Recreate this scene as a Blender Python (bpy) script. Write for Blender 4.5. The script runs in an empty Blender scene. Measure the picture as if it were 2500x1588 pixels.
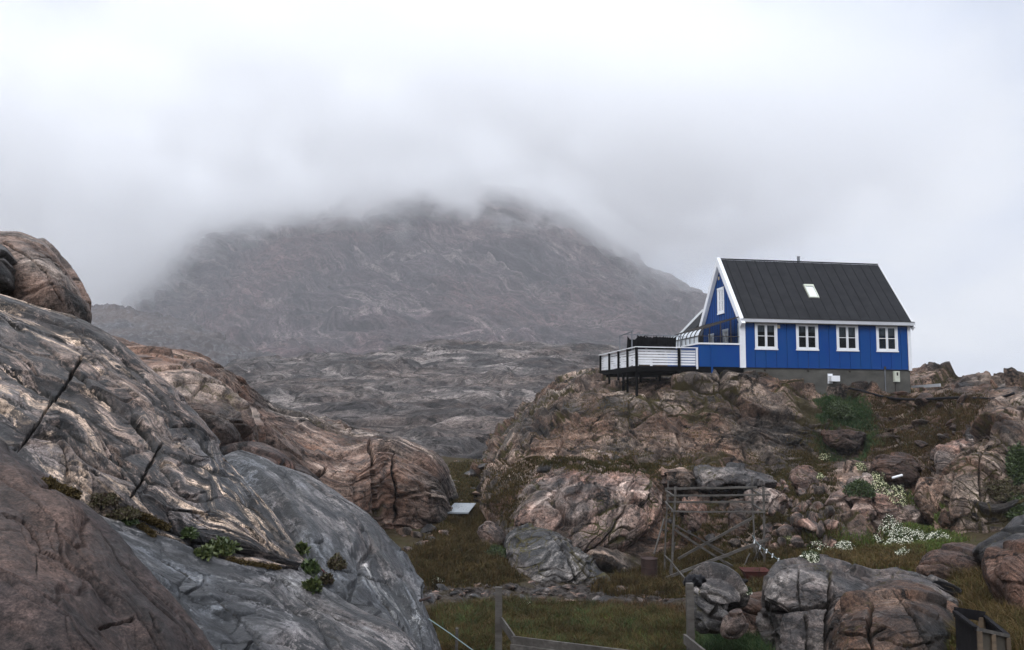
import bpy, math, random, colorsys
import numpy as np
from mathutils import Vector, Matrix
random.seed(7); RNG = np.random.default_rng(7)
C = bpy.context.scene.collection
SC = bpy.context.scene
# ---------------------------------------------------------------- camera, world, sun, exposure
F_PX, PITCH, ROLL = 1901.8, 0.098, 0.0082          # photo pixels (2500 wide), radians
cam = bpy.data.cameras.new('camera'); cam.sensor_width = 36; cam.lens = F_PX/2500*36
cam.clip_start = 0.1; cam.clip_end = 20000
camo = bpy.data.objects.new('camera', cam); C.objects.link(camo)
_rt = np.array([1, 0, 0.]); _fw = np.array([0, math.cos(PITCH), math.sin(PITCH)]); _up0 = np.array([0, -math.sin(PITCH), math.cos(PITCH)])
RT = math.cos(ROLL)*_rt+math.sin(ROLL)*_up0; UP = -math.sin(ROLL)*_rt+math.cos(ROLL)*_up0; FW = _fw
camo.matrix_world = Matrix(((RT[0], UP[0], -FW[0], 0), (RT[1], UP[1], -FW[1], 0), (RT[2], UP[2], -FW[2], 0), (0, 0, 0, 1)))
SC.camera = camo
SC.render.resolution_x, SC.render.resolution_y = 1024, 650
SC.view_settings.view_transform = 'Standard'; SC.view_settings.look = 'None'
SC.view_settings.exposure = 0.0; SC.view_settings.gamma = 1.0
cy = SC.cycles
cy.max_bounces = 50; cy.diffuse_bounces = 3; cy.glossy_bounces = 2; cy.transmission_bounces = 4; cy.transparent_max_bounces = 8
cy.volume_bounces = 48; cy.volume_step_rate = 1.0; cy.volume_max_steps = 128
cy.use_denoising = True; cy.use_adaptive_sampling = True; cy.adaptive_threshold = 0.015
cy.sample_clamp_indirect = 6

SUN_EL, SUN_AZ = 42, 205     # azimuth clockwise from +Y: behind the camera, to the left
w = bpy.data.worlds.new('World'); SC.world = w; w.use_nodes = True
nt = w.node_tree; N = nt.nodes; L = nt.links; bg = N['Background']
sky = N.new('ShaderNodeTexSky'); sky.sky_type = 'NISHITA'; sky.sun_disc = False
sky.sun_elevation = math.radians(SUN_EL); sky.sun_rotation = math.radians(SUN_AZ)
tc = N.new('ShaderNodeTexCoord'); mp = N.new('ShaderNodeMapping'); mp.inputs['Scale'].default_value = (1, 1, 2.4); mp.inputs['Location'].default_value = (.75, .35, .9)
L.new(tc.outputs['Generated'], mp.inputs['Vector'])
nz = N.new('ShaderNodeTexNoise'); nz.inputs['Scale'].default_value = 1.7; nz.inputs['Detail'].default_value = 5; nz.inputs['Roughness'].default_value = .42
nz.inputs['Distortion'].default_value = .3
L.new(mp.outputs[0], nz.inputs['Vector'])
rp = N.new('ShaderNodeValToRGB'); e = rp.color_ramp.elements
e[0].position = .41; e[0].color = (5.7/9, 6.5/9, 8.1/9, 1); e[1].position = .59; e[1].color = (9.6/9, 9.8/9, 10.1/9, 1)
m1 = rp.color_ramp.elements.new(.5); m1.color = (8.3/9, 8.7/9, 9.3/9, 1)
L.new(nz.outputs['Fac'], rp.inputs['Fac'])
sc9 = N.new('ShaderNodeVectorMath'); sc9.operation = 'SCALE'; sc9.inputs['Scale'].default_value = 9.6
L.new(rp.outputs['Color'], sc9.inputs[0])
# overcast sky: brighter overhead than at the horizon
sx = N.new('ShaderNodeSeparateXYZ'); L.new(tc.outputs['Generated'], sx.inputs[0])
mr = N.new('ShaderNodeMapRange'); mr.inputs['From Min'].default_value = 0.42; mr.inputs['From Max'].default_value = 1; mr.inputs['To Min'].default_value = 1.0; mr.inputs['To Max'].default_value = 2.9
L.new(sx.outputs['Z'], mr.inputs['Value'])
sc2 = N.new('ShaderNodeVectorMath'); sc2.operation = 'SCALE'; L.new(sc9.outputs[0], sc2.inputs[0]); L.new(mr.outputs[0], sc2.inputs['Scale'])
mx = N.new('ShaderNodeMix'); mx.data_type = 'RGBA'; mx.inputs['Factor'].default_value = 0.95
L.new(sky.outputs['Color'], mx.inputs['A']); L.new(sc2.outputs[0], mx.inputs['B'])
L.new(mx.outputs['Result'], bg.inputs['Color']); bg.inputs['Strength'].default_value = 0.1

sun = bpy.data.lights.new('sun', 'SUN'); sun.energy = 1.6; sun.angle = math.radians(22); sun.color = (1, .985, .965)
suno = bpy.data.objects.new('sun', sun); C.objects.link(suno)
az, el = math.radians(SUN_AZ), math.radians(SUN_EL)
sd = Vector((math.sin(az)*math.cos(el), math.cos(az)*math.cos(el), math.sin(el)))
suno.rotation_euler = sd.to_track_quat('Z', 'Y').to_euler()

# ---------------------------------------------------------------- helpers: points, noise, meshes
S = 1.0382                                           # coordinates below were read off the photo at 2408 wide
def P(px, py, d):
    """point of the place seen at photo pixel (px,py) whose distance ahead (world y) is d metres"""
    px = np.asarray(px, float)*S; py = np.asarray(py, float)*S; d = np.asarray(d, float)
    a = (px-1250)/F_PX; b = (794-py)/F_PX
    v = a[..., None]*RT+b[..., None]*UP+FW
    return v*(d/v[..., 1])[..., None]
def pt(px, py, d): return Vector(P(px, py, d))
def PX(pts):
    d = pts@FW
    return np.stack([(1250+F_PX*(pts@RT)/d)/S, (794-F_PX*(pts@UP)/d)/S], -1)

def _h(ix, iy, iz, s):
    h = (ix.astype(np.int64)*374761393+iy.astype(np.int64)*668265263+iz.astype(np.int64)*2147483647+s*974711) & 0xffffffff
    h = ((h ^ (h >> 13))*1274126177) & 0xffffffff
    return (h ^ (h >> 16)) & 0xffffffff
def rnd(ix, iy, iz, s): return _h(ix, iy, iz, s).astype(np.float32)/4294967295.0
def noise(p, s=0):
    p = np.asarray(p, np.float32); i = np.floor(p).astype(np.int32); f = p-i; u = f*f*f*(f*(f*6-15)+10)
    r = 0
    for a in (0, 1):
        for b in (0, 1):
            for c in (0, 1):
                h = _h(i[:, 0]+a, i[:, 1]+b, i[:, 2]+c, s)
                gx = (h & 1023)/511.5-1; gy = ((h >> 10) & 1023)/511.5-1; gz = ((h >> 20) & 1023)/511.5-1
                g = gx*(f[:, 0]-a)+gy*(f[:, 1]-b)+gz*(f[:, 2]-c)
                r = r+g*(u[:, 0] if a else 1-u[:, 0])*(u[:, 1] if b else 1-u[:, 1])*(u[:, 2] if c else 1-u[:, 2])
    return (r*1.1).astype(np.float32)
def fbm(p, o=5, s=0, g=.5, lac=2.03):
    r = 0; a = 1; t = 0; p = np.asarray(p, np.float32)
    for k in range(o): r = r+a*noise(p, s+k*17); t += a; a *= g; p = p*lac+3.7
    return r/t*1.6
def ridged(p, o=4, s=0):
    r = 0; a = 1; t = 0; p = np.asarray(p, np.float32)
    for k in range(o): r = r+a*(1-np.abs(noise(p, s+k*31))*2.2); t += a; a *= .5; p = p*2.1+5.1
    return r/t
def worley(p, s=0):
    """distance gap between nearest two cells, id-random of the nearest, offset to its centre"""
    p = np.asarray(p, np.float32); i = np.floor(p).astype(np.int32); f = p-i
    d1 = np.full(len(p), 9., np.float32); d2 = d1.copy(); rid = np.zeros(len(p), np.float32); off = np.zeros((len(p), 3), np.float32)
    for a in (-1, 0, 1):
        for b in (-1, 0, 1):
            for c in (-1, 0, 1):
                x, y, z = i[:, 0]+a, i[:, 1]+b, i[:, 2]+c; h = _h(x, y, z, s)
                q = np.stack([a+(h & 1023)/1023.-f[:, 0], b+((h >> 10) & 1023)/1023.-f[:, 1], c+((h >> 20) & 1023)/1023.-f[:, 2]], 1).astype(np.float32)
                d = (q*q).sum(1); m = d < d1
                d2 = np.where(m, d1, np.minimum(d2, d)); d1 = np.where(m, d, d1)
                rid = np.where(m, ((h*2654435761 >> 7) & 0xffff)/65535., rid); off[m] = -q[m]
    return np.sqrt(d2)-np.sqrt(d1), rid, off
def ss(a, b, x): t = np.clip((x-a)/(b-a), 0, 1); return t*t*(3-2*t)

def mesh_from(name, V, Fq, mats, smooth=True, attrs=None, vattrs=None, mi=None):
    V = np.asarray(V, np.float32); Fq = np.asarray(Fq, np.int32); k = Fq.shape[1]
    me = bpy.data.meshes.new(name); me.vertices.add(len(V)); me.vertices.foreach_set('co', V.ravel())
    me.loops.add(Fq.size); me.loops.foreach_set('vertex_index', Fq.ravel())
    me.polygons.add(len(Fq)); me.polygons.foreach_set('loop_start', np.arange(0, Fq.size, k, dtype=np.int32))
    me.polygons.foreach_set('loop_total', np.full(len(Fq), k, np.int32))
    me.polygons.foreach_set('use_smooth', np.full(len(Fq), smooth, bool))
    if mi is not None: me.polygons.foreach_set('material_index', np.asarray(mi, np.int32))
    for n, a in (attrs or {}).items():
        at = me.attributes.new(n, 'FLOAT', 'POINT'); at.data.foreach_set('value', np.asarray(a, np.float32).ravel())
    for n, a in (vattrs or {}).items():
        at = me.attributes.new(n, 'FLOAT_VECTOR', 'POINT'); at.data.foreach_set('vector', np.asarray(a, np.float32).ravel())
    for m in (mats if isinstance(mats, (list, tuple)) else [mats]): me.materials.append(m)
    me.update(calc_edges=True); me.validate()
    return me
def link(name, me, parent=None, loc=None):
    o = bpy.data.objects.new(name, me); C.objects.link(o)
    if parent: o.parent = parent
    if loc is not None: o.location = loc
    return o
def tag(o, label=None, cat=None, group=None, kind=None):
    if label: o['label'] = label
    if cat: o['category'] = cat
    if group: o['group'] = group
    if kind: o['kind'] = kind
    return o
def empty(name, loc=(0, 0, 0), rz=0):
    o = bpy.data.objects.new(name, None); C.objects.link(o); o.location = loc; o.rotation_euler = (0, 0, rz); o.empty_display_size = .1
    return o
def gridfaces(n, m, wrap=False):
    """rows m, columns n"""
    i = np.arange(m-1)[:, None]*n; j = np.arange(n if wrap else n-1)[None, :]; j2 = (j+1) % n
    return np.stack([i+j, i+n+j, i+n+j2, i+j2], -1).reshape(-1, 4)
def cr(pts, t):
    """Catmull-Rom through pts (k,3) at t in [0,1] by chord length"""
    pts = np.asarray(pts, float); d = np.r_[0, np.cumsum(np.linalg.norm(np.diff(pts, axis=0), axis=1)**.7+1e-9)]; d /= d[-1]
    m = np.gradient(pts, d, axis=0) if len(pts) > 2 else np.repeat((pts[1]-pts[0])[None], 2, 0)
    if len(pts) > 2:
        sl = np.diff(pts, axis=0)/np.diff(d)[:, None]; m[0] = sl[0]; m[-1] = sl[-1]
    k = np.clip(np.searchsorted(d, t, 'right')-1, 0, len(pts)-2); h = (d[k+1]-d[k])[:, None]; s = ((t-d[k])[:, None]/h)
    return (2*s**3-3*s**2+1)*pts[k]+(s**3-2*s**2+s)*h*m[k]+(-2*s**3+3*s**2)*pts[k+1]+(s**3-s**2)*h*m[k+1]
def normals(G, wrap=False):
    if wrap:
        E = np.concatenate([G[:, -1:], G, G[:, :1]], 1); du = (E[:, 2:]-E[:, :-2])
    else: du = np.gradient(G, axis=1)
    dv = np.gradient(G, axis=0); n = np.cross(dv, du); l = np.linalg.norm(n, axis=2, keepdims=True)
    return n/np.maximum(l, 1e-9)

def polydist(q, pl, along=False):
    """distance (px) of points q to a polyline"""
    best = np.full(len(q), 1e9); pl = np.asarray(pl, float); n = len(pl)-1; tt = np.zeros(len(q))
    for k, (a, b) in enumerate(zip(pl[:-1], pl[1:])):
        ab = b-a; t = np.clip(((q-a)@ab)/(ab@ab), 0, 1); dd = np.linalg.norm(q-(a+t[:, None]*ab), axis=1); m = dd < best; best[m] = dd[m]; tt[m] = (k+t[m])/n
    return (best, tt) if along else best

def shape_rock(V, Nn, fol, sty, sd=0):
    """displacement along the normals: undulation, foliation ribs, joint blocks. Returns displacement, moss"""
    amp, wl = sty.get('amp', .2), sty.get('wl', 2.)
    q = V/wl
    d = amp*fbm(q, sty.get('oct', 6), sd, sty.get('gain', .5))
    wf = fol+sty.get('warp', .3)*np.stack([fbm(V/wl*1.3, 3, sd+5), fbm(V/wl*1.3+9, 3, sd+6), 0*V[:, 0]], 1)
    rb = sty.get('rib', 0)
    if rb:
        fs = np.array(sty.get('ribs', (.5, 5., .5)))
        d = d+rb*fbm(wf*fs, 4, sd+40)
    moss = np.zeros(len(V), np.float32)
    for (hh, A, k_) in sty.get('terrace', ()):
        y = wf[:, 1]/hh+.55*fbm(wf/np.array([hh*5, hh*3, hh*5]), 3, sd+61); f = y-np.floor(y); rr = rnd(np.floor(y).astype(np.int32), 0*np.floor(y).astype(np.int32), (np.floor(wf[:, 0]/hh/6+.4*y)).astype(np.int32), sd+9)
        prof = ss(0, .16, f)*(1-f)**k_; d = d+A*(prof-.4)*(.5+.7*ss(-.3, .3, fbm(wf/(hh*4), 2, sd+62)))
        moss = np.maximum(moss, .8*(1-ss(0, .12, np.abs(f-.04))))
    for (sz, A, cd, edge) in sty.get('blocks', ()):
        g, rid, off = worley(wf/np.array(sz), sd+int(sz[0]*97))
        k = _h((rid*9999).astype(np.int32), (rid*777).astype(np.int32), (rid*77).astype(np.int32), 5)
        tx = ((k & 255)/127.5-1); ty = (((k >> 8) & 255)/127.5-1)
        fade = ss(0, max(edge, .07)*1.5, g); d = d+fade*(A*(rid-.5)+A*.9*(tx*off[:, 0]+ty*off[:, 1]))-cd*(1-ss(0, edge*1.2, g))
        moss = np.maximum(moss, (1-ss(0, edge*1.5, g)))
    return d, moss, wf

def build_rock(name, G, mat, sty, wrap=False, sd=0, cracks=(), fol=None, caps=None):
    m, n, _ = G.shape
    Nn = normals(G, wrap)
    if wrap: sg_ = ((G-G.reshape(-1, 3).mean(0))*Nn).sum()
    else:
        dv_ = -(G*Nn).sum(2)/np.linalg.norm(G, axis=2); sg_ = dv_[int(m*.45):int(m*.85)].sum()
    if sg_ < 0: Nn = -Nn
    V = G.reshape(-1, 3); NN = Nn.reshape(-1, 3)
    if fol is None:
        ang = math.radians(sty.get('dip', 20)); dz = math.radians(sty.get('strike', 0))
        ax = np.array([math.cos(dz)*math.cos(ang), math.sin(dz)*math.cos(ang), -math.sin(ang)]); az_ = np.array([-math.sin(dz), math.cos(dz), 0])
        ay = np.cross(az_, ax); fol = np.stack([V@ax, V@ay, V@az_], 1)
    else: fol = fol.reshape(-1, 3)
    d, moss, wf = shape_rock(V, NN, fol, sty, sd)
    ckm = np.zeros(len(V)); q = PX(V+NN*d[:, None]); q3 = np.c_[q/26, 0*q[:, :1]]; wob = np.stack([7*fbm(q3, 5, 71), 7*fbm(q3, 5, 72), fbm(q3*.5, 2, 73)], 1) if cracks else None
    for (pl, wpx, dep) in cracks:
        dist, ta = polydist(q+wob[:, :2], pl, True); tp = ss(0, .07, ta)*ss(0, .07, 1-ta)*(.7+.5*wob[:, 2]); k = 1-ss(wpx*.25, wpx*1.7, dist/np.maximum(tp, .15)); k = k*np.clip(tp*1.2, 0, 1); d = d-min(dep, .13*wpx/5+.0*dep if dep < .3 else dep)*k; ckm = np.maximum(ckm, k*(fbm(q3*1.5, 3, 74) > -.3))
    V2 = V+NN*d[:, None]
    Fq = gridfaces(n, m, wrap)
    up = np.clip(NN[:, 2], 0, 1)
    mo = moss*sty.get('moss', .5)*ss(-.2, .35, fbm(V/wlv(sty), 3, sd+90)+.1)
    me = mesh_from(name, V2, Fq, mat, True, {'moss': np.maximum(mo, 0), 'joint': ckm}, {'fol': wf})
    return link(name, me)
def wlv(s): return s.get('wl', 2.)*.8

QM = 1.0
def loft(rows, n, m, back=(), tilt=None, under=()):
    """rows: polylines (px,py,depth) crest to foot. back: list of (dy,dz) world steps behind the crest (nearest last). returns grid of world points, fol"""
    n = int(n*QM); m = int(m*QM); t = np.linspace(0, 1, n); R = []
    for r in rows:
        c = cr(np.array(r, float), t); R.append(P(c[:, 0], c[:, 1], c[:, 2]))
    for (dy, dz) in back: R.insert(0, R[len(back)-back.index((dy, dz))-1]*0+R[back.index((dy, dz))]+np.array([0, dy, dz])) if False else None
    top = R[0]; bk = [top+np.array([0, dy, dz]) for (dy, dz) in back]
    bot = R[-1]; un = [bot+np.array([0, dy, dz]) for (dy, dz) in under]
    R = bk+R+un
    A = np.array(R)                                   # k, n, 3
    seg = np.linalg.norm(np.diff(A, axis=0), axis=2).mean(1)
    vis = seg.copy(); vis[:len(bk)] *= .35
    if len(un): vis[-len(un):] *= .4
    wt = np.r_[0, np.cumsum(vis**.75)]; wt /= wt[-1]
    s = np.linspace(0, 1, m); k = np.clip(np.searchsorted(wt, s, 'right')-1, 0, len(wt)-2); f = (s-wt[k])/(wt[k+1]-wt[k])
    T = np.zeros_like(A)                              # tangents per row (finite difference in row index, monotone-ish)
    T[1:-1] = (A[2:]-A[:-2])/2; T[0] = A[1]-A[0]; T[-1] = A[-1]-A[-2]
    # limit tangents to the shorter neighbour segment, so rows do not overshoot
    for i in range(len(A)):
        l1 = np.linalg.norm(A[i]-A[i-1], axis=1) if i > 0 else 1e9; l2 = np.linalg.norm(A[i+1]-A[i], axis=1) if i < len(A)-1 else 1e9
        mn = np.minimum(l1, l2)*1.15; l = np.linalg.norm(T[i], axis=1); T[i] *= np.minimum(1, mn/np.maximum(l, 1e-6))[:, None]
    f = f[:, None, None]
    G = (2*f**3-3*f**2+1)*A[k]+(f**3-2*f**2+f)*T[k]+(-2*f**3+3*f**2)*A[k+1]+(f**3-f**2)*T[k+1]
    ul = np.linalg.norm(np.diff(A[len(bk)+len(rows)//2], axis=0), axis=1).sum()
    vl = np.r_[0, np.cumsum(np.linalg.norm(np.diff(G, axis=0), axis=2).mean(1))]
    fol = np.stack([np.broadcast_to(t*ul, (m, n)), np.broadcast_to(vl[:, None], (m, n)), np.zeros((m, n))], -1)
    return G, fol

def blob(outline, D, T, n=200, m=120, tilt=.0, ex=2.4, back=1.0):
    """a boulder with a given outline seen from the front, at distance D, T metres thick towards us and T*back away; tilt = metres further per metre up"""
    o = np.array(outline, float); c = np.array([o[:, 0].mean(), o[:, 1].mean()])
    o = np.vstack([o, o[:1]])
    ang = np.linspace(0, 1, n, endpoint=False)
    # closed smooth outline
    ext = np.vstack([o[-3:-1], o, o[1:3]]); dd = np.r_[0, np.cumsum(np.linalg.norm(np.diff(ext, axis=0), axis=1)**.7)]
    t0, t1 = dd[2]/dd[-1], dd[-3]/dd[-1]
    oo = cr(np.c_[ext, np.zeros(len(ext))], t0+(t1-t0)*ang)[:, :2]
    ph = np.linspace(-math.pi/2, math.pi/2, m)         # front pole to back pole
    r = np.cos(ph)**(2/ex); r = np.maximum(r, .004); dep = np.sin(ph); dep = np.sign(dep)*np.abs(dep)**(2/ex)
    px = c[0]+(oo[:, 0]-c[0])[None]*r[:, None]; py = c[1]+(oo[:, 1]-c[1])[None]*r[:, None]
    mpp = D*S/F_PX
    dd_ = D+np.where(dep < 0, dep*T, dep*T*back)[:, None]+tilt*(c[1]-py)*mpp
    return P(px, py, dd_)

# ---------------------------------------------------------------- materials
def mat(name, fn=None, **k):
    m = bpy.data.materials.new(name); m.use_nodes = True; b = m.node_tree.nodes['Principled BSDF']
    b.inputs['Base Color'].default_value = (*k.get('col', (.5, .5, .5)), 1); b.inputs['Roughness'].default_value = k.get('rough', .6)
    b.inputs['Metallic'].default_value = k.get('metal', 0); b.inputs['Specular IOR Level'].default_value = k.get('spec', .4)
    if fn: fn(m.node_tree, b)
    return m
class NB:
    def __init__(s, nt): s.t = nt; s.n = nt.nodes; s.l = nt.links
    def new(s, ty, **kw):
        x = s.n.new('ShaderNode'+ty)
        for k, v in kw.items():
            if k in x.inputs and not hasattr(x, k): x.inputs[k].default_value = v
            else: setattr(x, k, v)
        return x
    def put(s, node, key, v):
        if isinstance(v, (int, float, tuple)): node.inputs[key].default_value = v
        else: s.l.new(v, node.inputs[key])
    def noise(s, vec, sc, det=4, ro=.5, dist=0, out=0):
        x = s.n.new('ShaderNodeTexNoise'); s.l.new(vec, x.inputs['Vector']); x.inputs['Scale'].default_value = sc; x.inputs['Detail'].default_value = det
        x.inputs['Roughness'].default_value = ro; x.inputs['Distortion'].default_value = dist; return x.outputs[out]
    def scale(s, vec, v):
        x = s.n.new('ShaderNodeVectorMath'); x.operation = 'MULTIPLY'; s.l.new(vec, x.inputs[0]); x.inputs[1].default_value = v; return x.outputs[0]
    def vmath(s, op, a, b):
        x = s.n.new('ShaderNodeVectorMath'); x.operation = op; s.put(x, 0, a); s.put(x, 1, b); return x.outputs[0]
    def math(s, op, a, b=0., c=None, clamp=False):
        x = s.n.new('ShaderNodeMath'); x.operation = op; x.use_clamp = clamp; s.put(x, 0, a); s.put(x, 1, b)
        if c is not None: s.put(x, 2, c)
        return x.outputs[0]
    def ramp(s, f, *st):
        x = s.n.new('ShaderNodeValToRGB'); el = x.color_ramp.elements
        for i, (p, c) in enumerate(st):
            e = el[i] if i < 2 else el.new(p); e.position = p; e.color = (c, c, c, 1) if isinstance(c, (int, float)) else (*c, 1)
        s.l.new(f, x.inputs[0]); return x.outputs[0]
    def mix(s, f, a, b, bt='MIX'):
        x = s.n.new('ShaderNodeMix'); x.data_type = 'RGBA'; x.blend_type = bt
        s.put(x, 'Factor', f)
        for k, v in (('A', a), ('B', b)):
            if isinstance(v, tuple): x.inputs[k].default_value = (*v, 1) if len(v) == 3 else v
            else: s.l.new(v, x.inputs[k])
        return x.outputs['Result']
    def rng(s, f, a, b, c=0., d=1.):
        x = s.n.new('ShaderNodeMapRange'); s.put(x, 'Value', f)
        for k, v in zip(('From Min', 'From Max', 'To Min', 'To Max'), (a, b, c, d)): x.inputs[k].default_value = v
        return x.outputs[0]
    def attr(s, n, vec=False):
        x = s.n.new('ShaderNodeAttribute'); x.attribute_name = n; return x.outputs['Vector' if vec else 'Fac']
    def bump(s, b, h, st=.5, dist=.05):
        x = s.n.new('ShaderNodeBump'); x.inputs['Strength'].default_value = st; x.inputs['Distance'].default_value = dist; s.l.new(h, x.inputs['Height']); s.l.new(x.outputs[0], b.inputs['Normal'])

def rockmat(name, dark, mid, light, tint, tintamt=.5, sc=1., by=2.2, fine=.35, speck=0., grain=.45, gs=55., rough=(.45, .8), crack=.5, bump=.5, bd=.03, warm=.9, lev=(.36, .47, .56, .66), mossc=((.035, .028, .012), (.07, .06, .022)), csz=.5, tsc=.22, line=.8, spec=.18, mott=0., msc=1.):
    k_ = 1.04
    def ds(c): l = .3*c[0]+.5*c[1]+.2*c[2]; return tuple(k_*(l+(x-l)*.86) for x in c)
    dark, mid, light, tint = ds(dark), ds(mid), ds(light), ds(tint)
    def fn(t, b):
        n = NB(t); F = n.attr('fol', True); tcn = n.new('TexCoord'); O = tcn.outputs['Object']
        wv = n.noise(O, .9*sc, 3, .5, 0, 1); wv = n.vmath('SUBTRACT', wv, (.5, .5, .5)); Fw = n.vmath('ADD', F, n.scale(wv, (.5*warm/sc,)*3))
        n1 = n.noise(n.scale(Fw, (.35*sc, by*sc, .35*sc)), 1., 9, .62, .4)
        n2 = n.noise(n.scale(Fw, (1.2*sc, by*7*sc, 1.2*sc)), 1., 5, .6)
        n3 = n.noise(O, tsc*sc, 5, .55); n4 = n.noise(O, 14*sc, 8, .7); n5 = n.noise(O, 1.7*sc, 6, .6)
        col = n.ramp(n1, (lev[0], dark), (lev[3], light), (lev[1], mid), (lev[2], mid))
        col = n.mix(n.math('MULTIPLY', n.rng(n3, .42, .6), tintamt), col, tint)
        st = n.math('ADD', n.rng(n2, .36, .64, 1-fine, 1+fine), n.rng(n4, .36, .64, -.6, .6)); st = n.math('MULTIPLY', st, n.rng(n5, .36, .64, .5, 1.5)); gr = n.noise(O, gs*sc, 3, .75); st = n.math('MULTIPLY', st, n.rng(gr, .38, .62, 1-grain, 1+grain)); st = n.math('MAXIMUM', st, .12)
        c3 = n.new('CombineXYZ'); [n.l.new(st, c3.inputs[i]) for i in range(3)]
        col = n.mix(1., col, c3.outputs[0], 'MULTIPLY')
        # thin wavy foliation lines, dark and pale
        l1 = n.noise(n.scale(Fw, (.5*sc, by*2.2*sc, .5*sc)), 1., 4, .55, .3); l1b = n.math('PINGPONG', n.math('MULTIPLY', l1, 7.), .5)
        dl = n.math('MULTIPLY', n.rng(l1b, .0, .06, 1, 0), n.rng(n5, .45, .6, 0, line)); col = n.mix(dl, col, (.014, .012, .011))
        ll = n.math('MULTIPLY', n.rng(l1b, .44, .5, 0, 1), n.rng(n3, .48, .6, 0, line*.6)); col = n.mix(ll, col, light)
        vor = n.new('TexVoronoi', feature='DISTANCE_TO_EDGE'); n.l.new(n.scale(Fw, (1/csz*sc*.55, 1/csz*sc, 1/csz*sc*.55)), vor.inputs['Vector']); vor.inputs['Scale'].default_value = 1
        vj = n.math('ADD', vor.outputs['Distance'], n.rng(n4, .3, .7, -.03, .03)); ck = n.rng(vj, 0.0, .035, 1, 0)
        ck = n.math('MULTIPLY', ck, n.rng(n5, .42, .56, 0, crack))
        col = n.mix(ck, col, (.012, .011, .010))
        if mott:
            m1_ = n.noise(n.scale(F, (1.2*sc*msc, 2.4*sc*msc, 1.2*sc*msc)), 1., 12, .80, .15); col = n.mix(n.rng(m1_, .485, .515, mott, 0), col, (.016, .017, .019)); col = n.mix(n.rng(m1_, .585, .61, 0, mott*.6), col, light)
        if speck:
            s1 = n.noise(O, 7*sc, 9, .8); s2 = n.noise(O, .8*sc, 4, .6)
            sp = n.math('MULTIPLY', n.rng(s1, .535, .55), n.rng(s2, .44, .54, .0, speck)); col = n.mix(sp, col, (.012, .012, .013))
            s3 = n.rng(n.noise(O, 22*sc, 4, .7), .64, .68, 0, .35); col = n.mix(s3, col, (.3, .3, .29))
        mo = n.rng(n.math('ADD', n.attr('moss'), n.rng(n4, .3, .7, -.25, .25)), .3, .6)
        mc = n.mix(n.rng(n5, .35, .65), mossc[0], mossc[1]); col = n.mix(mo, col, mc)
        jt = n.rng(n.math('ADD', n.attr('joint'), n.rng(n4, .35, .65, -.3, .3)), .45, .75); col = n.mix(jt, col, (.012, .010, .008))
        n.l.new(col, b.inputs['Base Color'])
        rg = n.rng(n5, .35, .65, rough[0], rough[1]); n.l.new(rg, b.inputs['Roughness']); b.inputs['Specular IOR Level'].default_value = spec
        h = n.math('ADD', n.math('MULTIPLY', n2, .7), n.math('MULTIPLY', n4, .9)); h = n.math('SUBTRACT', h, n.math('MULTIPLY', dl, .35)); h = n.math('SUBTRACT', h, n.math('MULTIPLY', ck, 1.2))
        n.bump(b, h, bump, bd/sc)
    return mat(name, fn)

M = {}
M['brown_slab'] = rockmat('brown_bedrock', (.012, .0085, .0085), (.026, .0185, .018), (.11, .072, .055), (.074, .044, .033), .7, sc=1.6, by=.7, fine=.2, rough=(.5, .8), crack=.3, bump=.8, bd=.03, csz=1.6, spec=.22, tsc=.5, line=.25)
M['gneiss'] = rockmat('banded_gneiss', (.022, .022, .026), (.098, .094, .098), (.50, .36, .25), (.30, .20, .15), .55, sc=1.5, by=2.3, fine=.5, speck=1., rough=(.42, .75), crack=.9, bump=.9, bd=.03, warm=.7, lev=(.42, .49, .535, .555), csz=1.0, spec=.26, mott=.85, msc=.5)
M['blue_slab'] = rockmat('wet_blue_grey_bedrock', (.020, .022, .027), (.078, .082, .090), (.27, .26, .25), (.20, .14, .11), .3, sc=1.5, by=.9, fine=.5, speck=1., rough=(.34, .65), crack=.4, bump=.9, bd=.03, csz=1.3, lev=(.38, .47, .55, .62), spec=.35, mott=.9, msc=1.1, tsc=.35, line=.3)
M['dome'] = rockmat('grey_pink_bedrock', (.022, .020, .020), (.075, .064, .058), (.31, .245, .20), (.19, .090, .050), .6, sc=.55, by=1.9, fine=.55, speck=.6, rough=(.45, .78), crack=.7, bump=.9, bd=.04, csz=1.2, lev=(.40, .48, .53, .58))
M['knoll'] = rockmat('pinkish_hill_rock', (.028, .022, .018), (.105, .080, .064), (.27, .205, .16), (.185, .085, .045), .55, sc=.5, by=1.9, fine=.5, speck=.4, rough=(.5, .8), crack=.95, bump=.9, bd=.05, csz=.8, mossc=((.030, .022, .010), (.060, .048, .018)), tsc=.5, lev=(.40, .48, .53, .58), mott=.35, msc=2.)
M['pink'] = rockmat('pale_pink_rock', (.036, .029, .027), (.160, .120, .102), (.40, .31, .26), (.28, .125, .075), .6, sc=.6, by=1.8, fine=.5, speck=.4, rough=(.45, .8), crack=.95, bump=.9, bd=.05, csz=.9, tsc=.6, lev=(.40, .48, .53, .58), mott=.4, msc=2.2)
M['greyrock'] = rockmat('grey_boulder_rock', (.016, .016, .017), (.060, .057, .057), (.21, .185, .17), (.115, .072, .055), .5, sc=.8, by=1.5, fine=.45, speck=.4, rough=(.4, .75), crack=.8, bump=.9, bd=.04, csz=1., lev=(.40, .48, .54, .60), spec=.24, mott=.6, msc=1.6)
M['tan'] = rockmat('tan_boulder_rock', (.040, .032, .028), (.150, .115, .095), (.34, .27, .22), (.22, .12, .08), .6, sc=.9, by=1.6, fine=.4, speck=.6, rough=(.45, .8), crack=.9, bump=.9, bd=.04, csz=1., tsc=.6, lev=(.38, .46, .54, .60))
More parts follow.
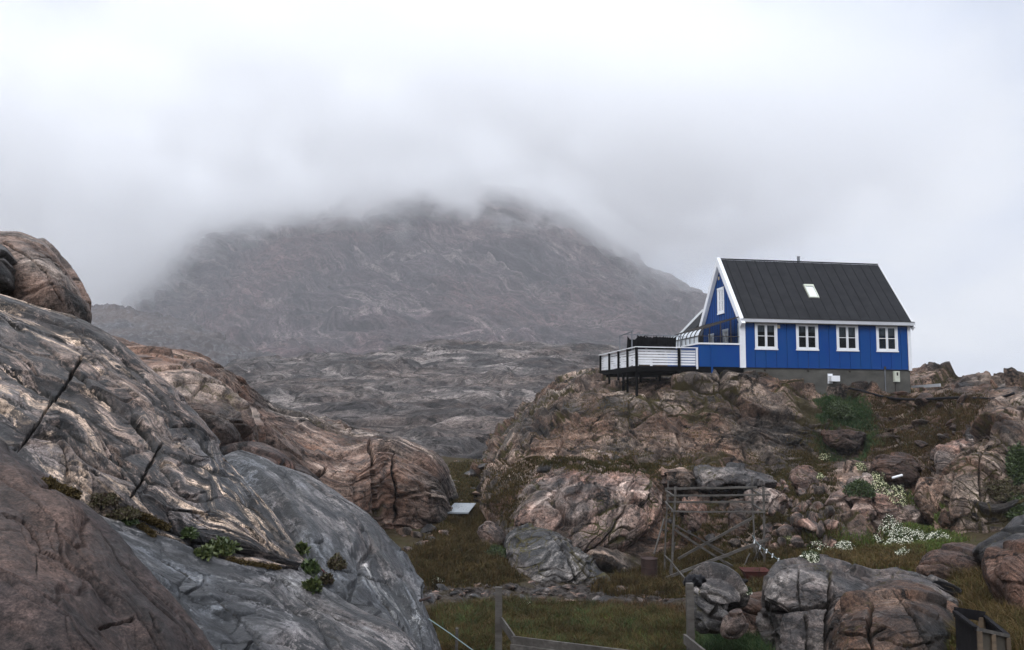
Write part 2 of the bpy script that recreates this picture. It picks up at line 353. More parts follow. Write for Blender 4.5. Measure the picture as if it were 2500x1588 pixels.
M['rustrock'] = rockmat('rust_brown_rock', (.012, .009, .008), (.042, .029, .024), (.125, .090, .072), (.115, .052, .030), .5, sc=.8, by=2.4, fine=.5, speck=.3, rough=(.5, .8), crack=.85, bump=.9, bd=.05, csz=.9)
M['hill'] = rockmat('far_bare_rock', (.020, .017, .017), (.068, .058, .055), (.165, .140, .128), (.120, .080, .062), .4, sc=.11, by=2.8, fine=.6, speck=0, rough=(.6, .9), crack=.7, bump=1., bd=.10, csz=.7, tsc=.35, lev=(.42, .48, .53, .57))
M['mount'] = rockmat('mountain_rock', (.020, .015, .018), (.066, .047, .050), (.160, .120, .115), (.100, .052, .050), .75, sc=.022, by=2.4, fine=.65, speck=0, rough=(.7, .95), crack=.5, bump=1., bd=.1, csz=.7, tsc=.25, lev=(.41, .48, .54, .60))
def f_scree(t, b):
    n = NB(t); O = n.new('TexCoord').outputs['Object']; a = n.noise(O, .25, 8, .75); c = n.noise(O, .012, 5, .6)
    v = n.new('TexVoronoi', feature='F1'); n.l.new(O, v.inputs['Vector']); v.inputs['Scale'].default_value = .35
    col = n.mix(n.rng(c, .4, .6), (.055, .052, .056), (.10, .075, .066)); col = n.mix(n.rng(a, .52, .68), col, (.20, .20, .205)); col = n.mix(n.rng(v.outputs['Distance'], .1, .45, .3, 0), col, (.2, .2, .2))
    n.l.new(col, b.inputs['Base Color']); n.bump(b, a, 1, 3)
M['scree'] = mat('scree', f_scree, rough=.9)
def f_ground(t, b):
    n = NB(t); O = n.new('TexCoord').outputs['Object']; a = n.noise(O, .55, 7, .65); c = n.noise(O, 6, 8, .7); d = n.noise(O, 1.4, 5, .6)
    col = n.ramp(a, (.3, (.018, .014, .008)), (.7, (.034, .038, .014)), (.5, (.040, .030, .014)))
    col = n.mix(n.rng(c, .4, .68), col, (.06, .046, .03)); st = n.attr('stony'); col = n.mix(n.math('MULTIPLY', st, n.rng(d, .3, .5)), col, n.mix(n.rng(c, .42, .6), (.014, .011, .009), (.075, .066, .062)))
    n.l.new(col, b.inputs['Base Color']); n.bump(b, n.math('ADD', c, a), .8, .08)
M['ground'] = mat('heath_ground', f_ground, rough=.95, spec=.05)
def f_col(base_rough, sheen=0):
    def f(t, b):
        n = NB(t); x = n.new('Attribute'); x.attribute_name = 'col'; n.l.new(x.outputs['Color'], b.inputs['Base Color'])
    return f
M['blade'] = mat('grass_blades', f_col(.8), rough=.85, spec=.05)
def f_leaf(c1, c2):
    def f(t, b):
        n = NB(t); g = n.new('NewGeometry'); n.l.new(n.mix(g.outputs['Random Per Island'], c1, c2), b.inputs['Base Color'])
    return f
M['leaf'] = mat('dark_green_leaves', f_leaf((.020, .034, .012), (.060, .085, .026)), rough=.5)
M['leaf_bright'] = mat('bright_green_leaves', f_leaf((.028, .045, .015), (.085, .100, .030)), rough=.5)
M['heather'] = mat('heather_leaves', f_leaf((.045, .026, .020), (.075, .070, .028)), rough=.7)
M['mossy'] = mat('brown_moss', f_leaf((.040, .026, .008), (.075, .052, .014)), rough=.95)
M['petal'] = mat('white_petals', f_leaf((.42, .42, .30), (.66, .66, .55)), rough=.6)
M['petal_y'] = mat('cream_petals', f_leaf((.40, .40, .20), (.72, .70, .46)), rough=.6)
def dirt(c, amt=.25, sc=2., bmp=.0, str_=(1, 1, 1), c2=None):
    def f(t, b):
        n = NB(t); O = n.new('TexCoord').outputs['Object']; a = n.noise(n.scale(O, str_), sc, 7, .65)
        k = c2 or tuple(x*(1-amt*2) for x in c)
        n.l.new(n.mix(n.rng(a, .35, .72), c, k), b.inputs['Base Color'])
        if bmp: n.bump(b, a, bmp, .01)
    return f
M['blue'] = mat('blue_painted_boards', dirt((.003, .044, .210), .12, 1.2, .1, (1, 1, .35), (.004, .056, .205)), rough=.6, spec=.12)
M['blue_seam'] = mat('blue_board_seam', col=(.001, .008, .045), rough=.8)
M['white'] = mat('white_paint', dirt((.78, .79, .82), .06, 3, .05), rough=.45)
M['greywhite'] = mat('grey_fascia_paint', dirt((.52, .53, .56), .1, 2), rough=.6)
M['felt'] = mat('black_roofing_felt', dirt((.011, .0115, .014), .25, 1.6, .3, (1, 1, 1), (.021, .022, .025)), rough=.85, spec=.2)
M['felt_seam'] = mat('roof_seam', col=(.009, .009, .0105), rough=.8, spec=.1)
M['concrete'] = mat('old_concrete', dirt((.092, .088, .078), .28, .9, .3, (1, 1, 1.6)), rough=.9)
M['black'] = mat('black_stained_wood', dirt((.006, .006, .0065), .2, 4), rough=.9, spec=.05)
M['frame_dark'] = mat('dark_brown_frame', col=(.030, .024, .020), rough=.45)
M['cloth'] = mat('black_cloth', dirt((.006, .006, .007), .3, 5, .3), rough=.95, spec=.04)
M['steel'] = mat('galvanised_steel', dirt((.22, .23, .25), .2, 3), rough=.4, metal=.6)
M['cream'] = mat('pale_plastic', dirt((.55, .57, .48), .1, 3), rough=.5)
M['beige'] = mat('beige_vent', col=(.38, .33, .24), rough=.6)
M['curtain'] = mat('grey_curtain', dirt((.22, .22, .24), .2, 4, 0, (8, 1, .4)), rough=.9)
M['room'] = mat('dark_room_lining', col=(.045, .04, .038), rough=.9)
M['opal'] = mat('opal_plastic_sheet', dirt((.62, .66, .70), .1, 2), rough=.3)
M['floorwood'] = mat('grey_deck_planks', dirt((.17, .16, .15), .2, 3, .2, (1, 8, 1)), rough=.8)
def f_glass(t, b):
    n = NB(t); tr = n.new('BsdfTransparent'); tr.inputs[0].default_value = (.75, .8, .82, 1); gl = n.new('BsdfGlossy'); gl.inputs['Roughness'].default_value = .02
    lw = n.new('LayerWeight'); lw.inputs[0].default_value = .35; m = n.new('MixShader')
    n.l.new(n.rng(lw.outputs['Fresnel'], .05, 1, .004, .8), m.inputs[0]); n.l.new(tr.outputs[0], m.inputs[1]); n.l.new(gl.outputs[0], m.inputs[2])
    n.l.new(m.outputs[0], n.n['Material Output'].inputs['Surface'])
M['glass'] = mat('window_glass', f_glass)
def f_wood(c1, c2, sc=1.):
    def f(t, b):
        n = NB(t); O = n.new('TexCoord').outputs['Object']; a = n.noise(n.scale(O, (1.5*sc, 9*sc, 9*sc)), 1.5, 8, .7, .5); g = n.noise(O, 3*sc, 5, .6)
        n.l.new(n.mix(n.rng(a, .35, .65), n.mix(n.rng(g, .4, .62), c1, tuple(x*.5 for x in c1)), c2), b.inputs['Base Color']); n.bump(b, a, .6, .01)
    return f
M['oldwood'] = mat('weathered_grey_wood', f_wood((.115, .105, .095), (.045, .038, .033)), rough=.85)
M['palewood'] = mat('brown_batten_wood', f_wood((.16, .115, .075), (.07, .05, .035)), rough=.85)
M['tarpaper'] = mat('dark_weathered_board', f_wood((.018, .017, .019), (.007, .006, .007)), rough=.9, spec=.08)
M['panel'] = mat('stained_plywood', dirt((.085, .07, .052), .35, 3, .3), rough=.85)
M['rust'] = mat('rusted_steel', dirt((.040, .020, .016), .3, 5, .4), rough=.85)
M['redpaint'] = mat('faded_red_paint', dirt((.085, .014, .011), .3, 5, .3, (1, 1, 1), (.035, .014, .011)), rough=.7)
M['blackplastic'] = mat('black_plastic', col=(.007, .0065, .008), rough=.6, spec=.15)
M['rope'] = mat('pale_blue_rope', col=(.14, .19, .20), rough=.8)
M['paleboard'] = mat('pale_grey_sheet', dirt((.24, .26, .28), .1, 4), rough=.5)
M['redstem'] = mat('red_stem', col=(.16, .02, .025), rough=.6)
# ---------------------------------------------------------------- large structure: mountain, hills, knoll, ground
def D_(pts, d): return [(x, y, d) for x, y in pts]
# ground sheet (heightfield through known levels)
gp = [(1100,1082,60),(1140,1100,56),(1090,1130,48),(1090,1200,37),(1050,1245,34),(1100,1290,30),(1150,1330,28),(1000,1330,27),(1050,1390,24.5),(1200,1400,25),(1300,1400,25.5),
      (1450,1380,27.5),(1540,1370,28),(1700,1345,28),(1800,1345,27),(1900,1312,27),(2050,1312,26.5),(2150,1312,25),(2250,1275,26),(1100,1500,19.5),(1300,1500,19.5),(1500,1480,20.5),
      (1650,1530,17.5),(1400,1600,16.5),(1780,1400,23),(2080,1345,23),(2200,1380,19),(2320,1400,17),(2350,1480,13.5),(2250,1600,11),(2420,1600,10.5),(2408,1530,12.5),(1900,1600,15),(2500,1400,16)]
GP = P(*np.array(gp, float).T)
GP = np.vstack([GP, [[0, 3, -3.6], [2, 6, -4.3], [7, 9, -4.2], [3.5, 12, -4.9], [12, 6, -3.4], [-6, 40, -4.5], [-20, 60, -3], [-10, 24, -6], [-12, 14, -5.5], [-14, 0, -5], [20, 0, -3.5], [0, 95, -10], [30, 95, -9.5], [-40, 95, -9], [0, 75, -6.6], [-30, 30, -4], [34, 30, -3], [34, 55, -3]]])
def tps_fit(X, z, lam=.02):
    n = len(X); r = np.linalg.norm(X[:, None]-X[None], axis=2); K = np.where(r > 0, r*r*np.log(r+1e-9), 0)*.01+lam*np.eye(n); Q = np.c_[np.ones(n), X]
    A = np.block([[K, Q], [Q.T, np.zeros((3, 3))]]); return np.linalg.solve(A, np.r_[z, 0, 0, 0])
gw = tps_fit(GP[:, :2], GP[:, 2])
def ground_z(x, y):
    q = np.stack([x, y], 1); out = np.zeros(len(q))
    for i in range(0, len(q), 20000):
        s = q[i:i+20000]; r = np.linalg.norm(s[:, None]-GP[None, :, :2], axis=2)
        out[i:i+20000] = (np.where(r > 0, r*r*np.log(r+1e-9), 0)*.01)@gw[:len(GP)]+gw[-3]+s@gw[-2:]
    return out
gx = np.concatenate([np.linspace(-60, -8, 40), np.linspace(-7.8, 24, 320), np.linspace(24.5, 60, 40)])
gy = np.concatenate([np.linspace(-4, 9.5, 30), np.linspace(9.6, 34, 330), np.linspace(34.3, 66, 130), np.linspace(67, 100, 15)])
XX, YY = np.meshgrid(gx, gy); x, y = XX.ravel(), YY.ravel()
z = ground_z(x, y); z = np.where(z > 2, 2, z)
pp = np.stack([x, y, 0*x], 1)
z = z+.16*fbm(pp/1.6, 4, 3)+.05*fbm(pp/.35, 3, 4)
GPX = PX(np.stack([x, y, z], 1))
st = np.clip(1-polydist(GPX, [(1000,1400),(1150,1395),(1300,1392),(1450,1400),(1560,1420)])/38, 0, 1)
st = np.maximum(st, np.clip(1-polydist(GPX, [(1560,1420),(1680,1400),(1800,1420)])/22, 0, 1)); st = np.where(y > 12, ss(.1, .6, st+.7*fbm(pp/1.5, 5, 8)*(st > .02)), 0)
g, rid, off = worley(np.stack([x/.5, y/.5, 0*x], 1), 5)
z = z+st*(.16*rid-.10*(1-ss(0, .2, g)))
ground = link('ground', mesh_from('ground', np.stack([x, y, z], 1), gridfaces(len(gx), len(gy)), M['ground'], True, {'stony': st}))
tag(ground, 'brown and green heath ground between the rocks', kind='structure')
# lower land reaching to the horizon
a = np.linspace(0, 2*math.pi, 49)[:-1]; rr = [0.1, 60, 300, 1200, 5000, 12000]; V = np.array([[r*math.cos(t), r*math.sin(t)+40, -9.-r*.0008] for r in rr for t in a])
tag(link('terrain', mesh_from('terrain', V, gridfaces(48, len(rr), True), M['hill'], True, {'moss': np.zeros(len(V))}, {'fol': V})), 'low rocky land beyond the hills', kind='structure')

# mountain, its top in the cloud
R0 = [(60,960),(180,930),(290,722),(330,655),(395,570),(470,500),(560,462),(760,440),(900,432),(1050,430),(1200,436),(1310,482),(1400,548),(1482,596),(1520,634),(1560,650),(1600,660),(1680,690),(1780,740),(1900,800),(2050,880),(2200,940)]
R1 = [(60,960),(180,935),(300,810),(450,700),(600,640),(800,610),(1000,605),(1200,610),(1350,650),(1480,690),(1600,735),(1780,800),(2000,890),(2200,945)]
R2 = [(60,962),(180,940),(300,860),(500,815),(700,790),(900,780),(1100,772),(1300,772),(1500,785),(1700,825),(1950,900),(2200,948)]
R3 = [(60,964),(200,945),(500,890),(900,872),(1300,865),(1600,885),(2200,950)]
G, _ = loft([D_(R0, 1300), D_(R1, 1000), D_(R2, 760), D_(R3, 560)], 900, 520, back=[(500, -120), (160, -20)], under=[(-60, -25)])
o = build_rock('mountain', G, M['mount'], dict(amp=24, wl=200, oct=9, gain=.55, warp=50, rib=7, ribs=(1/130., 1/16., 1/50.), dip=33, strike=10, moss=0,
    blocks=[((130., 60., 80.), 12, 5, .2), ((30., 13., 20.), 4, 2.5, .3)]), sd=11)
tag(o, 'bare grey brown mountain whose top is hidden in cloud', kind='structure')
# bouldery slope in front of the mountain on the left
G, _ = loft([[(120,760,620),(205,725,600),(290,724,600),(360,742,580),(440,757,560),(520,795,520),(600,835,480),(720,865,450)],
             [(120,830,400),(300,800,400),(450,830,380),(600,862,370),(720,880,360)], [(120,940,240),(450,930,240),(720,930,240)]], 420, 240, back=[(120, -30)])
o = build_rock('scree_slope', G, M['scree'], dict(amp=7, wl=70, oct=8, gain=.6, warp=5, moss=0, blocks=[((14., 14., 14.), 3.0, 1.5, .3), ((4.5, 4.5, 4.5), 1.4, .6, .3)]), sd=21)
tag(o, 'boulder strewn slope at the left foot of the mountain', kind='structure')
# bare low hill in the middle distance
R0 = [(330,895,225),(430,885,225),(505,873,230),(560,853,235),(640,846,240),(760,838,245),(840,840,240),(950,821,250),(1080,807,260),(1250,805,260),(1400,812,250),(1500,826,240),(1650,850,220),(1850,880,200),(2050,905,190)]
R1 = [(330,965,150),(500,938,150),(640,925,150),(800,925,150),(950,912,155),(1100,900,160),(1250,897,160),(1400,905,150),(1600,930,140),(1850,955,130),(2050,965,130)]
R2 = [(330,1020,105),(600,1005,105),(800,1002,105),(1000,998,105),(1200,996,100),(1400,1005,95),(1850,1050,90),(2050,1060,90)]
R3 = [(330,1120,72),(800,1092,70),(1000,1080,70),(1150,1078,68),(1400,1090,66),(2050,1120,65)]
G, _ = loft([R0, R1, R2, R3], 900, 420, back=[(120, -12), (40, -.5)], under=[(-4, -4)])
o = build_rock('hill', G, M['hill'], dict(amp=2.4, wl=34, oct=9, gain=.46, warp=4, rib=.8, ribs=(1/20., 1/1.5, 1/9.), dip=10, strike=8, moss=0, terrace=[(3.6, 1.2, .8)],
    blocks=[((26., 7., 15.), .8, .3, .12), ((6., 1.8, 3.5), .25, .15, .2)]), sd=31)
tag(o, 'bare striped rocky hill in the middle distance', kind='structure')

# the knoll that carries the house
R0 = [(1126,1180,42),(1140,1110,45),(1170,1065,46),(1240,988,48),(1300,940,49.5),(1360,906,50.5),(1400,896,51),(1500,893,50),(1580,890,47.5),(1640,884,45.5),(1745,882,44.8),(1850,888,45),(1950,900,45.2),(2050,909,45.5),(2140,914,46),(2240,912,46),(2330,903,45),(2408,897,43),(2520,890,40)]
R1 = [(1127,1182,41),(1144,1115,43),(1178,1072,44),(1250,1000,44.6),(1310,955,45),(1370,930,45),(1420,922,44.6),(1497,940,43.4),(1590,914,43.2),(1640,896,43.3),(1745,887,43.4),(1850,895,43.8),(1950,908,44),(2050,917,44.3),(2140,922,44.6),(2240,928,44),(2330,918,42.5),(2408,915,40),(2520,915,38)]
R2 = [(1130,1185,39),(1150,1130,40),(1190,1085,41),(1260,1030,41.5),(1330,990,42),(1400,980,42),(1500,990,41.5),(1600,985,41),(1700,985,41),(1800,995,41),(1900,1000,41),(1960,990,41.5),(2050,1000,41.5),(2150,990,41),(2250,970,39.5),(2330,950,39),(2408,935,38),(2520,930,36)]
R3 = [(1132,1190,37),(1160,1150,38),(1200,1120,38.5),(1280,1095,39),(1370,1088,39),(1450,1090,38.5),(1520,1092,38.5),(1600,1090,38.5),(1700,1090,38.5),(1800,1085,39),(1900,1075,39.5),(1960,1062,40),(2050,1062,39),(2120,1070,38),(2200,1065,36.5),(2300,1010,34.5),(2408,985,33.5),(2520,980,32)]
R4 = [(1134,1200,35),(1160,1170,35.5),(1200,1140,35.5),(1260,1108,35.5),(1330,1100,35),(1400,1102,35),(1500,1107,35),(1600,1110,35),(1700,1112,35.5),(1800,1117,36),(1900,1117,36),(1960,1122,35),(2050,1132,34.5),(2120,1145,34),(2200,1160,33),(2300,1090,31.5),(2408,1040,31),(2520,1030,30)]
R5 = [(1138,1220,33.5),(1150,1215,33.5),(1180,1210,33),(1230,1190,32.5),(1300,1190,32),(1400,1200,32),(1500,1210,32),(1560,1200,33),(1650,1190,33.5),(1750,1195,33),(1850,1205,32),(1960,1200,31.5),(2060,1215,31),(2130,1225,31),(2200,1225,30.5),(2260,1170,29),(2340,1130,28.5),(2520,1120,28)]
R6 = [(1140,1245,32.5),(1170,1255,32),(1210,1290,30.5),(1260,1310,29.8),(1330,1325,29.5),(1400,1320,29.5),(1450,1300,30),(1530,1275,31),(1600,1265,31.5),(1700,1268,31),(1800,1285,30),(1900,1295,29),(2000,1298,28.5),(2100,1295,28),(2200,1285,27.7),(2260,1268,27.4),(2340,1240,27.2),(2520,1230,27)]
G, _ = loft([R0, R1, R2, R3, R4, R5, R6], 1150, 760, back=[(40, -9), (14, .1), (6, .25)], under=[(-.6, -1.6)])
Vk = G.reshape(-1, 3)
o = build_rock('rock_hill', G, M['knoll'], dict(amp=.34, wl=5.0, oct=8, gain=.47, warp=1.0, rib=.06, ribs=(.25, 2.2, .35), dip=9, strike=10, moss=1., terrace=[(2.1, .62, .8), (.62, .16, 1.)],
    blocks=[((5.6, 2.4, 4.), .80, .22, .035), ((2.0, .9, 1.5), .34, .10, .05), ((.7, .38, .5), .11, .04, .06)]), sd=41)
tag(o, 'craggy pink and grey rock hill that carries the blue house', kind='structure')
knoll = o

# ---------------------------------------------------------------- foreground bedrock slabs
def slab(name, rows, n, m, back, under, mt, sty, label, cracks=(), sd=0, cat='rock', fs=None, fold=None):
    G, fol = loft(rows, n, m, back=back, under=under)
    if fold:
        q = PX(G.reshape(-1, 3)).reshape(G.shape[0], G.shape[1], 2)
        for (cx, cy_, rad, am, la) in fold:
            mk = np.exp(-((q[..., 0]-cx)**2+(q[..., 1]-cy_)**2)/rad**2); ph = fol[..., 0]/la+.6*fbm(G.reshape(-1, 3)*1.2, 3, 77).reshape(mk.shape); tri = np.abs((ph % 1)-.5)*2
            fol = fol+np.stack([0*mk, am*mk*tri, 0*mk], -1)
    o = build_rock(name, G, M[mt], sty, cracks=cracks, fol=fol, sd=sd)
    tag(o, label, cat); return o
slab('bedrock_slab', [[(-260,990,5.3),(-60,1022,5.0),(0,1050,4.85),(130,1140,4.65),(260,1268,4.4),(360,1378,4.2),(430,1465,4.1),(480,1560,4.0),(520,1700,3.9)],
      [(-260,1120,4.1),(-60,1160,4.0),(60,1220,3.9),(170,1320,3.8),(270,1430,3.7),(330,1520,3.6),(380,1620,3.5),(400,1760,3.4)],
      [(-260,1380,3.2),(0,1430,3.15),(100,1500,3.1),(170,1600,3.05),(200,1800,3)], [(-260,1700,2.8),(100,1900,2.7)]], 420, 420,
      [(1.6, -2.6), (.55, -.45), (.16, -.06)], [(-.3, -.8)], 'brown_slab', dict(amp=.06, wl=.9, oct=9, gain=.5, warp=.3, rib=.012, ribs=(1., 3., 1.), blocks=[((1.7, .8, 1.), .09, .03, .012), ((.4, .25, .3), .012, .008, .03)], moss=.0),
      'smooth dark brown bedrock slab filling the lower left corner', sd=51,
      cracks=[([(85,1290),(150,1325),(215,1370),(290,1460)], 4, .03), ([(0,1205),(60,1230),(105,1300)], 4, .05), ([(110,1250),(135,1305)], 3, .02), ([(230,1480),(320,1455)], 5, .05), ([(355,1440),(375,1490)], 4, .05), ([(0,1555),(80,1530)], 4, .05), ([(85,1290),(90,1360),(130,1400)],2,.012)])
slab('bedrock_slab', [[(-260,560,9.0),(-120,630,9.2),(0,684,9.2),(90,722,9.3),(200,757,9.4),(285,806,9.4),(360,872,9.3),(435,950,9.2),(500,1030,9.0),(560,1115,8.8),(620,1190,8.5),(674,1262,8.2),(712,1325,7.9)],
      [(-260,760,7.8),(-120,820,7.7),(0,880,7.5),(150,950,7.35),(300,1050,7.2),(420,1125,7.2),(500,1185,7.3),(580,1240,7.4),(640,1290,7.5),(705,1332,7.7)],
      [(-260,930,6.5),(-120,1000,6.4),(0,1062,6.2),(120,1150,6.2),(230,1200,6.4),(330,1245,6.6),(420,1287,6.8),(520,1315,7.05),(620,1330,7.3),(702,1340,7.6)]], 760, 520,
      [(2.5, -3), (.8, -.6), (.25, -.08)], [(.35, -.3)], 'gneiss', dict(amp=.12, wl=1.7, oct=9, gain=.5, warp=.22, rib=.02, ribs=(.4, 5., 1.), blocks=[((2.6, 1.1, 1.), .16, .05, .018), ((.9, .35, .5), .03, .02, .03)], moss=.25),
      'dark gneiss slab with folded cream and pink bands and black lichen, below the rounded boulder', sd=61, fold=[(440,960,130,.55,.9),(520,1100,90,.3,.45),(120,1000,120,.3,1.1)],
      cracks=[([(200,830),(175,868),(150,915),(110,960),(80,1010),(40,1070)], 4, .08), ([(0,740),(90,800),(170,868),(260,950),(320,1000),(372,1060)], 8, .05), ([(300,960),(345,1020),(372,1062),(385,1100),(410,1135),(440,1170),(490,1180)], 9, .08), ([(385,1040),(368,1068),(340,1120),(305,1175)], 3.5, .07), ([(-60,800),(60,905),(170,960),(300,1040),(420,1075),(560,1130)], 6, .03), ([(-60,900),(60,960),(150,1010),(280,1090),(380,1150)], 5, .02), ([(220,790),(330,880),(430,990),(520,1100)], 5, .025),
              ([(110,1060),(190,1095),(240,1120)], 3, .05), ([(230,1010),(260,1060),(300,1110),(330,1160)], 2, .03), ([(480,1178),(540,1165),(600,1200),(690,1290)], 3, .025), ([(0,1075),(60,1045),(130,1080),(220,1130)], 4, .03)])
slab('bedrock_slab', [[(-260,915,6.7),(-120,985,6.6),(0,1048,6.5),(120,1135,6.4),(230,1188,6.6),(330,1232,6.8),(420,1272,7.0),(520,1300,7.25),(620,1318,7.5),(702,1330,7.8),(760,1398,7.5),(850,1445,7.2),(960,1515,6.9),(1010,1600,6.6),(1030,1700,6.3)],
      [(-260,960,6.1),(0,1080,5.85),(150,1175,5.7),(300,1290,5.6),(440,1390,5.7),(560,1450,5.9),(680,1490,6.),(800,1560,5.9),(900,1680,5.7)],
      [(-260,990,5.6),(0,1100,5.4),(130,1200,5.1),(260,1330,4.9),(360,1440,4.7),(430,1530,4.6),(520,1660,4.5),(700,1800,4.5)]], 640, 420,
      [(1.5, -2.5), (.5, -.6), (.12, -.05)], [(-.1, -1.)], 'blue_slab', dict(amp=.10, wl=1.4, oct=9, gain=.52, warp=.3, rib=.02, ribs=(.5, 4., 1.), blocks=[((2.0, .8, 1.), .10, .04, .015), ((.7, .3, .5), .02, .012, .03)], moss=.2),
      'wet blue grey bedrock slab with patchy pale stains below the banded slab', sd=71,
      cracks=[([(500,1370),(560,1400),(680,1430),(790,1500),(860,1590)], 4, .025), ([(330,1290),(450,1360),(560,1450),(640,1560)], 3, .02), ([(640,1345),(720,1420),(850,1480)], 3, .02)])
slab('bedrock_slab', [[(470,1075,12.6),(545,1084,12.5),(640,1094,12.3),(720,1118,12),(800,1162,11.7),(870,1213,11.4),(925,1275,11),(968,1335,10.6),(998,1395,10.2),(1022,1450,9.8),(1046,1515,9.4),(1075,1640,9)],
      [(460,1085,11.2),(555,1105,11),(650,1150,10.6),(740,1215,10.2),(810,1285,9.9),(870,1350,9.5),(920,1410,9.1),(960,1470,8.7),(1010,1560,8.3),(1040,1660,8)],
      [(450,1105,9.8),(555,1130,9.6),(640,1228,9.2),(700,1300,8.8),(755,1390,8.4),(850,1436,8.1),(930,1500,7.8),(985,1590,7.5),(1000,1700,7.3)]], 620, 380,
      [(2.0, -4.6), (1.0, -1.3), (.35, -.16)], [(-.3, -1.)], 'blue_slab', dict(amp=.14, wl=2.2, oct=9, gain=.52, warp=.4, rib=.03, ribs=(.4, 3.5, 1.), blocks=[((3.0, 1.2, 1.), .18, .06, .015), ((1., .45, .6), .03, .02, .03)], moss=.2),
      'long blue grey whaleback slab sloping down to the grass, pink at its far right end', sd=81,
      cracks=[([(690,1240),(700,1290)], 4, .06), ([(885,1400),(915,1430),(960,1500)], 4, .05), ([(760,1330),(850,1352),(930,1380)], 3, .03)])

def boulder(name, outline, D, T, mt, sty, label, n=200, m=120, tilt=0., ex=2.4, back=1., cracks=(), sd=0, cat='rock', group=None):
    G = blob(outline, D, T, n, m, tilt, ex, back)
    st = dict(amp=.09*T**.5, wl=max(T, .6)*1.1, oct=8, gain=.52, warp=.3, rib=.03*T**.5, ribs=(.5, 3., .6), dip=20, strike=10, moss=.4, flip=False, blocks=[((1.6*T**.6, .9*T**.6, 1.2*T**.6), .14*T**.7, .05*T**.5, .06)]); st.update(sty)
    o = build_rock(name, G, M[mt], st, wrap=True, cracks=cracks, sd=sd); tag(o, label, cat, group); return o
boulder('boulder', [(-120,560),(-60,540),(0,538),(52,541),(100,562),(140,602),(168,645),(186,690),(202,752),(160,790),(60,800),(-80,760)], 14, 2.2, 'tan', dict(dip=-35, moss=0, amp=.18, warp=.6), 'big rounded pinkish brown boulder at the left edge above the banded slab', 320, 240, .35, 2.3, sd=101,
        cracks=[([(0,565),(60,600),(110,640),(150,720)], 3, .1), ([(70,600),(120,610),(160,650)], 2, .06)])
boulder('boulder', [(-90,600),(-40,572),(5,585),(32,630),(44,684),(20,700),(-60,720)], 12.2, .9, 'dome', dict(dip=-30), 'small dark rock tucked under the rounded boulder at the left edge', 160, 100, sd=102)
big = dict(amp=.38, wl=6, gain=.46, warp=1.0, rib=.07, ribs=(.2, 1.6, .3), dip=24, terrace=[(1.9, .16, .8)], blocks=[((5., 2.2, 3.), .38, .12, .03), ((1.6, .8, 1.), .12, .04, .04), ((.5, .3, .4), .03, .012, .06)], moss=.5)
boulder('rock_dome', [(250,850),(345,834),(400,845),(450,858),(500,886),(545,918),(575,956),(592,1010),(585,1060),(520,1100),(400,1130),(250,1050)], 21, 4, 'dome', dict(big, amp=.3), 'grey rock dome just behind the crest of the banded slab', 420, 300, .8, 2.3, sd=103)
slab('rock_ridge', [[(180,780,29),(345,829,30),(450,856,30),(520,897,30.5),(570,923,32),(650,952,34),(720,967,35),(790,996,35.5),(850,1008,38),(920,1020,38.5),(965,1034,38.5),(1010,1060,37.5),(1040,1103,36.8),(1058,1165,36.2)],
      [(180,900,24),(400,935,25),(500,958,26.5),(560,985,27.5),(640,1040,28.5),(720,1095,29.2),(790,1120,29.6),(850,1105,30.5),(882,1090,31.8),(905,1085,33.3),(960,1115,33.8),(1005,1135,34.3),(1040,1150,35.2),(1057,1180,35.8)],
      [(180,1000,23),(400,1045,23.6),(500,1060,25.8),(560,1085,26.7),(640,1140,27.7),(720,1170,28.3),(790,1185,28.9),(850,1180,29.8),(882,1170,31.2),(905,1165,32.7),(960,1180,33.1),(1005,1195,33.7),(1042,1200,34.9),(1058,1210,35.6)],
      [(180,1080,22.5),(400,1100,23),(500,1120,25.5),(560,1140,26.5),(640,1190,27.5),(720,1225,28),(790,1240,28.6),(850,1238,29.6),(882,1236,31),(905,1240,32.5),(960,1252,33),(1005,1255,33.6),(1045,1248,34.8),(1058,1244,35.5)]], 720, 420,
      [(9, -6), (4, -1.2), (1.3, -.15)], [(-.4, -1.2)], 'dome', dict(amp=.34, wl=6, gain=.47, warp=.9, rib=.07, ribs=(.25, 1.8, .4), terrace=[(2.4, .20, .8)], blocks=[((6., 2.6, 3.), .5, .15, .03), ((1.8, .8, 1.), .15, .05, .04), ((.55, .3, .4), .04, .015, .06)], moss=.5),
      'long pale topped grey rock ridge with orange brown cliffs behind the foreground slabs', sd=104, fs=(1, 1, 1),
      cracks=[([(868,1030),(880,1130),(882,1240)], 6, .7), ([(925,1060),(930,1160),(926,1240)], 4, .35), ([(700,1225),(735,1130),(770,1100)], 5, .4), ([(560,990),(620,1060),(700,1130)], 5, .35)])
boulder('rock_ledge', [(470,1050),(540,1040),(620,1055),(668,1076),(686,1100),(680,1114),(600,1110),(540,1105),(470,1095)], 18, 1.6, 'pink', dict(amp=.15), 'pale cream and pink flat ledge below the grey rock dome', 260, 140, .8, sd=107)
boulder('rock_dome', [(560,1060),(600,1070),(660,1100),(720,1130),(760,1170),(800,1215),(700,1230),(600,1180),(540,1110)], 27, 3, 'rustrock', dict(big, amp=.35), 'dark brown broken rock below the largest dome', 260, 180, .6, sd=108)
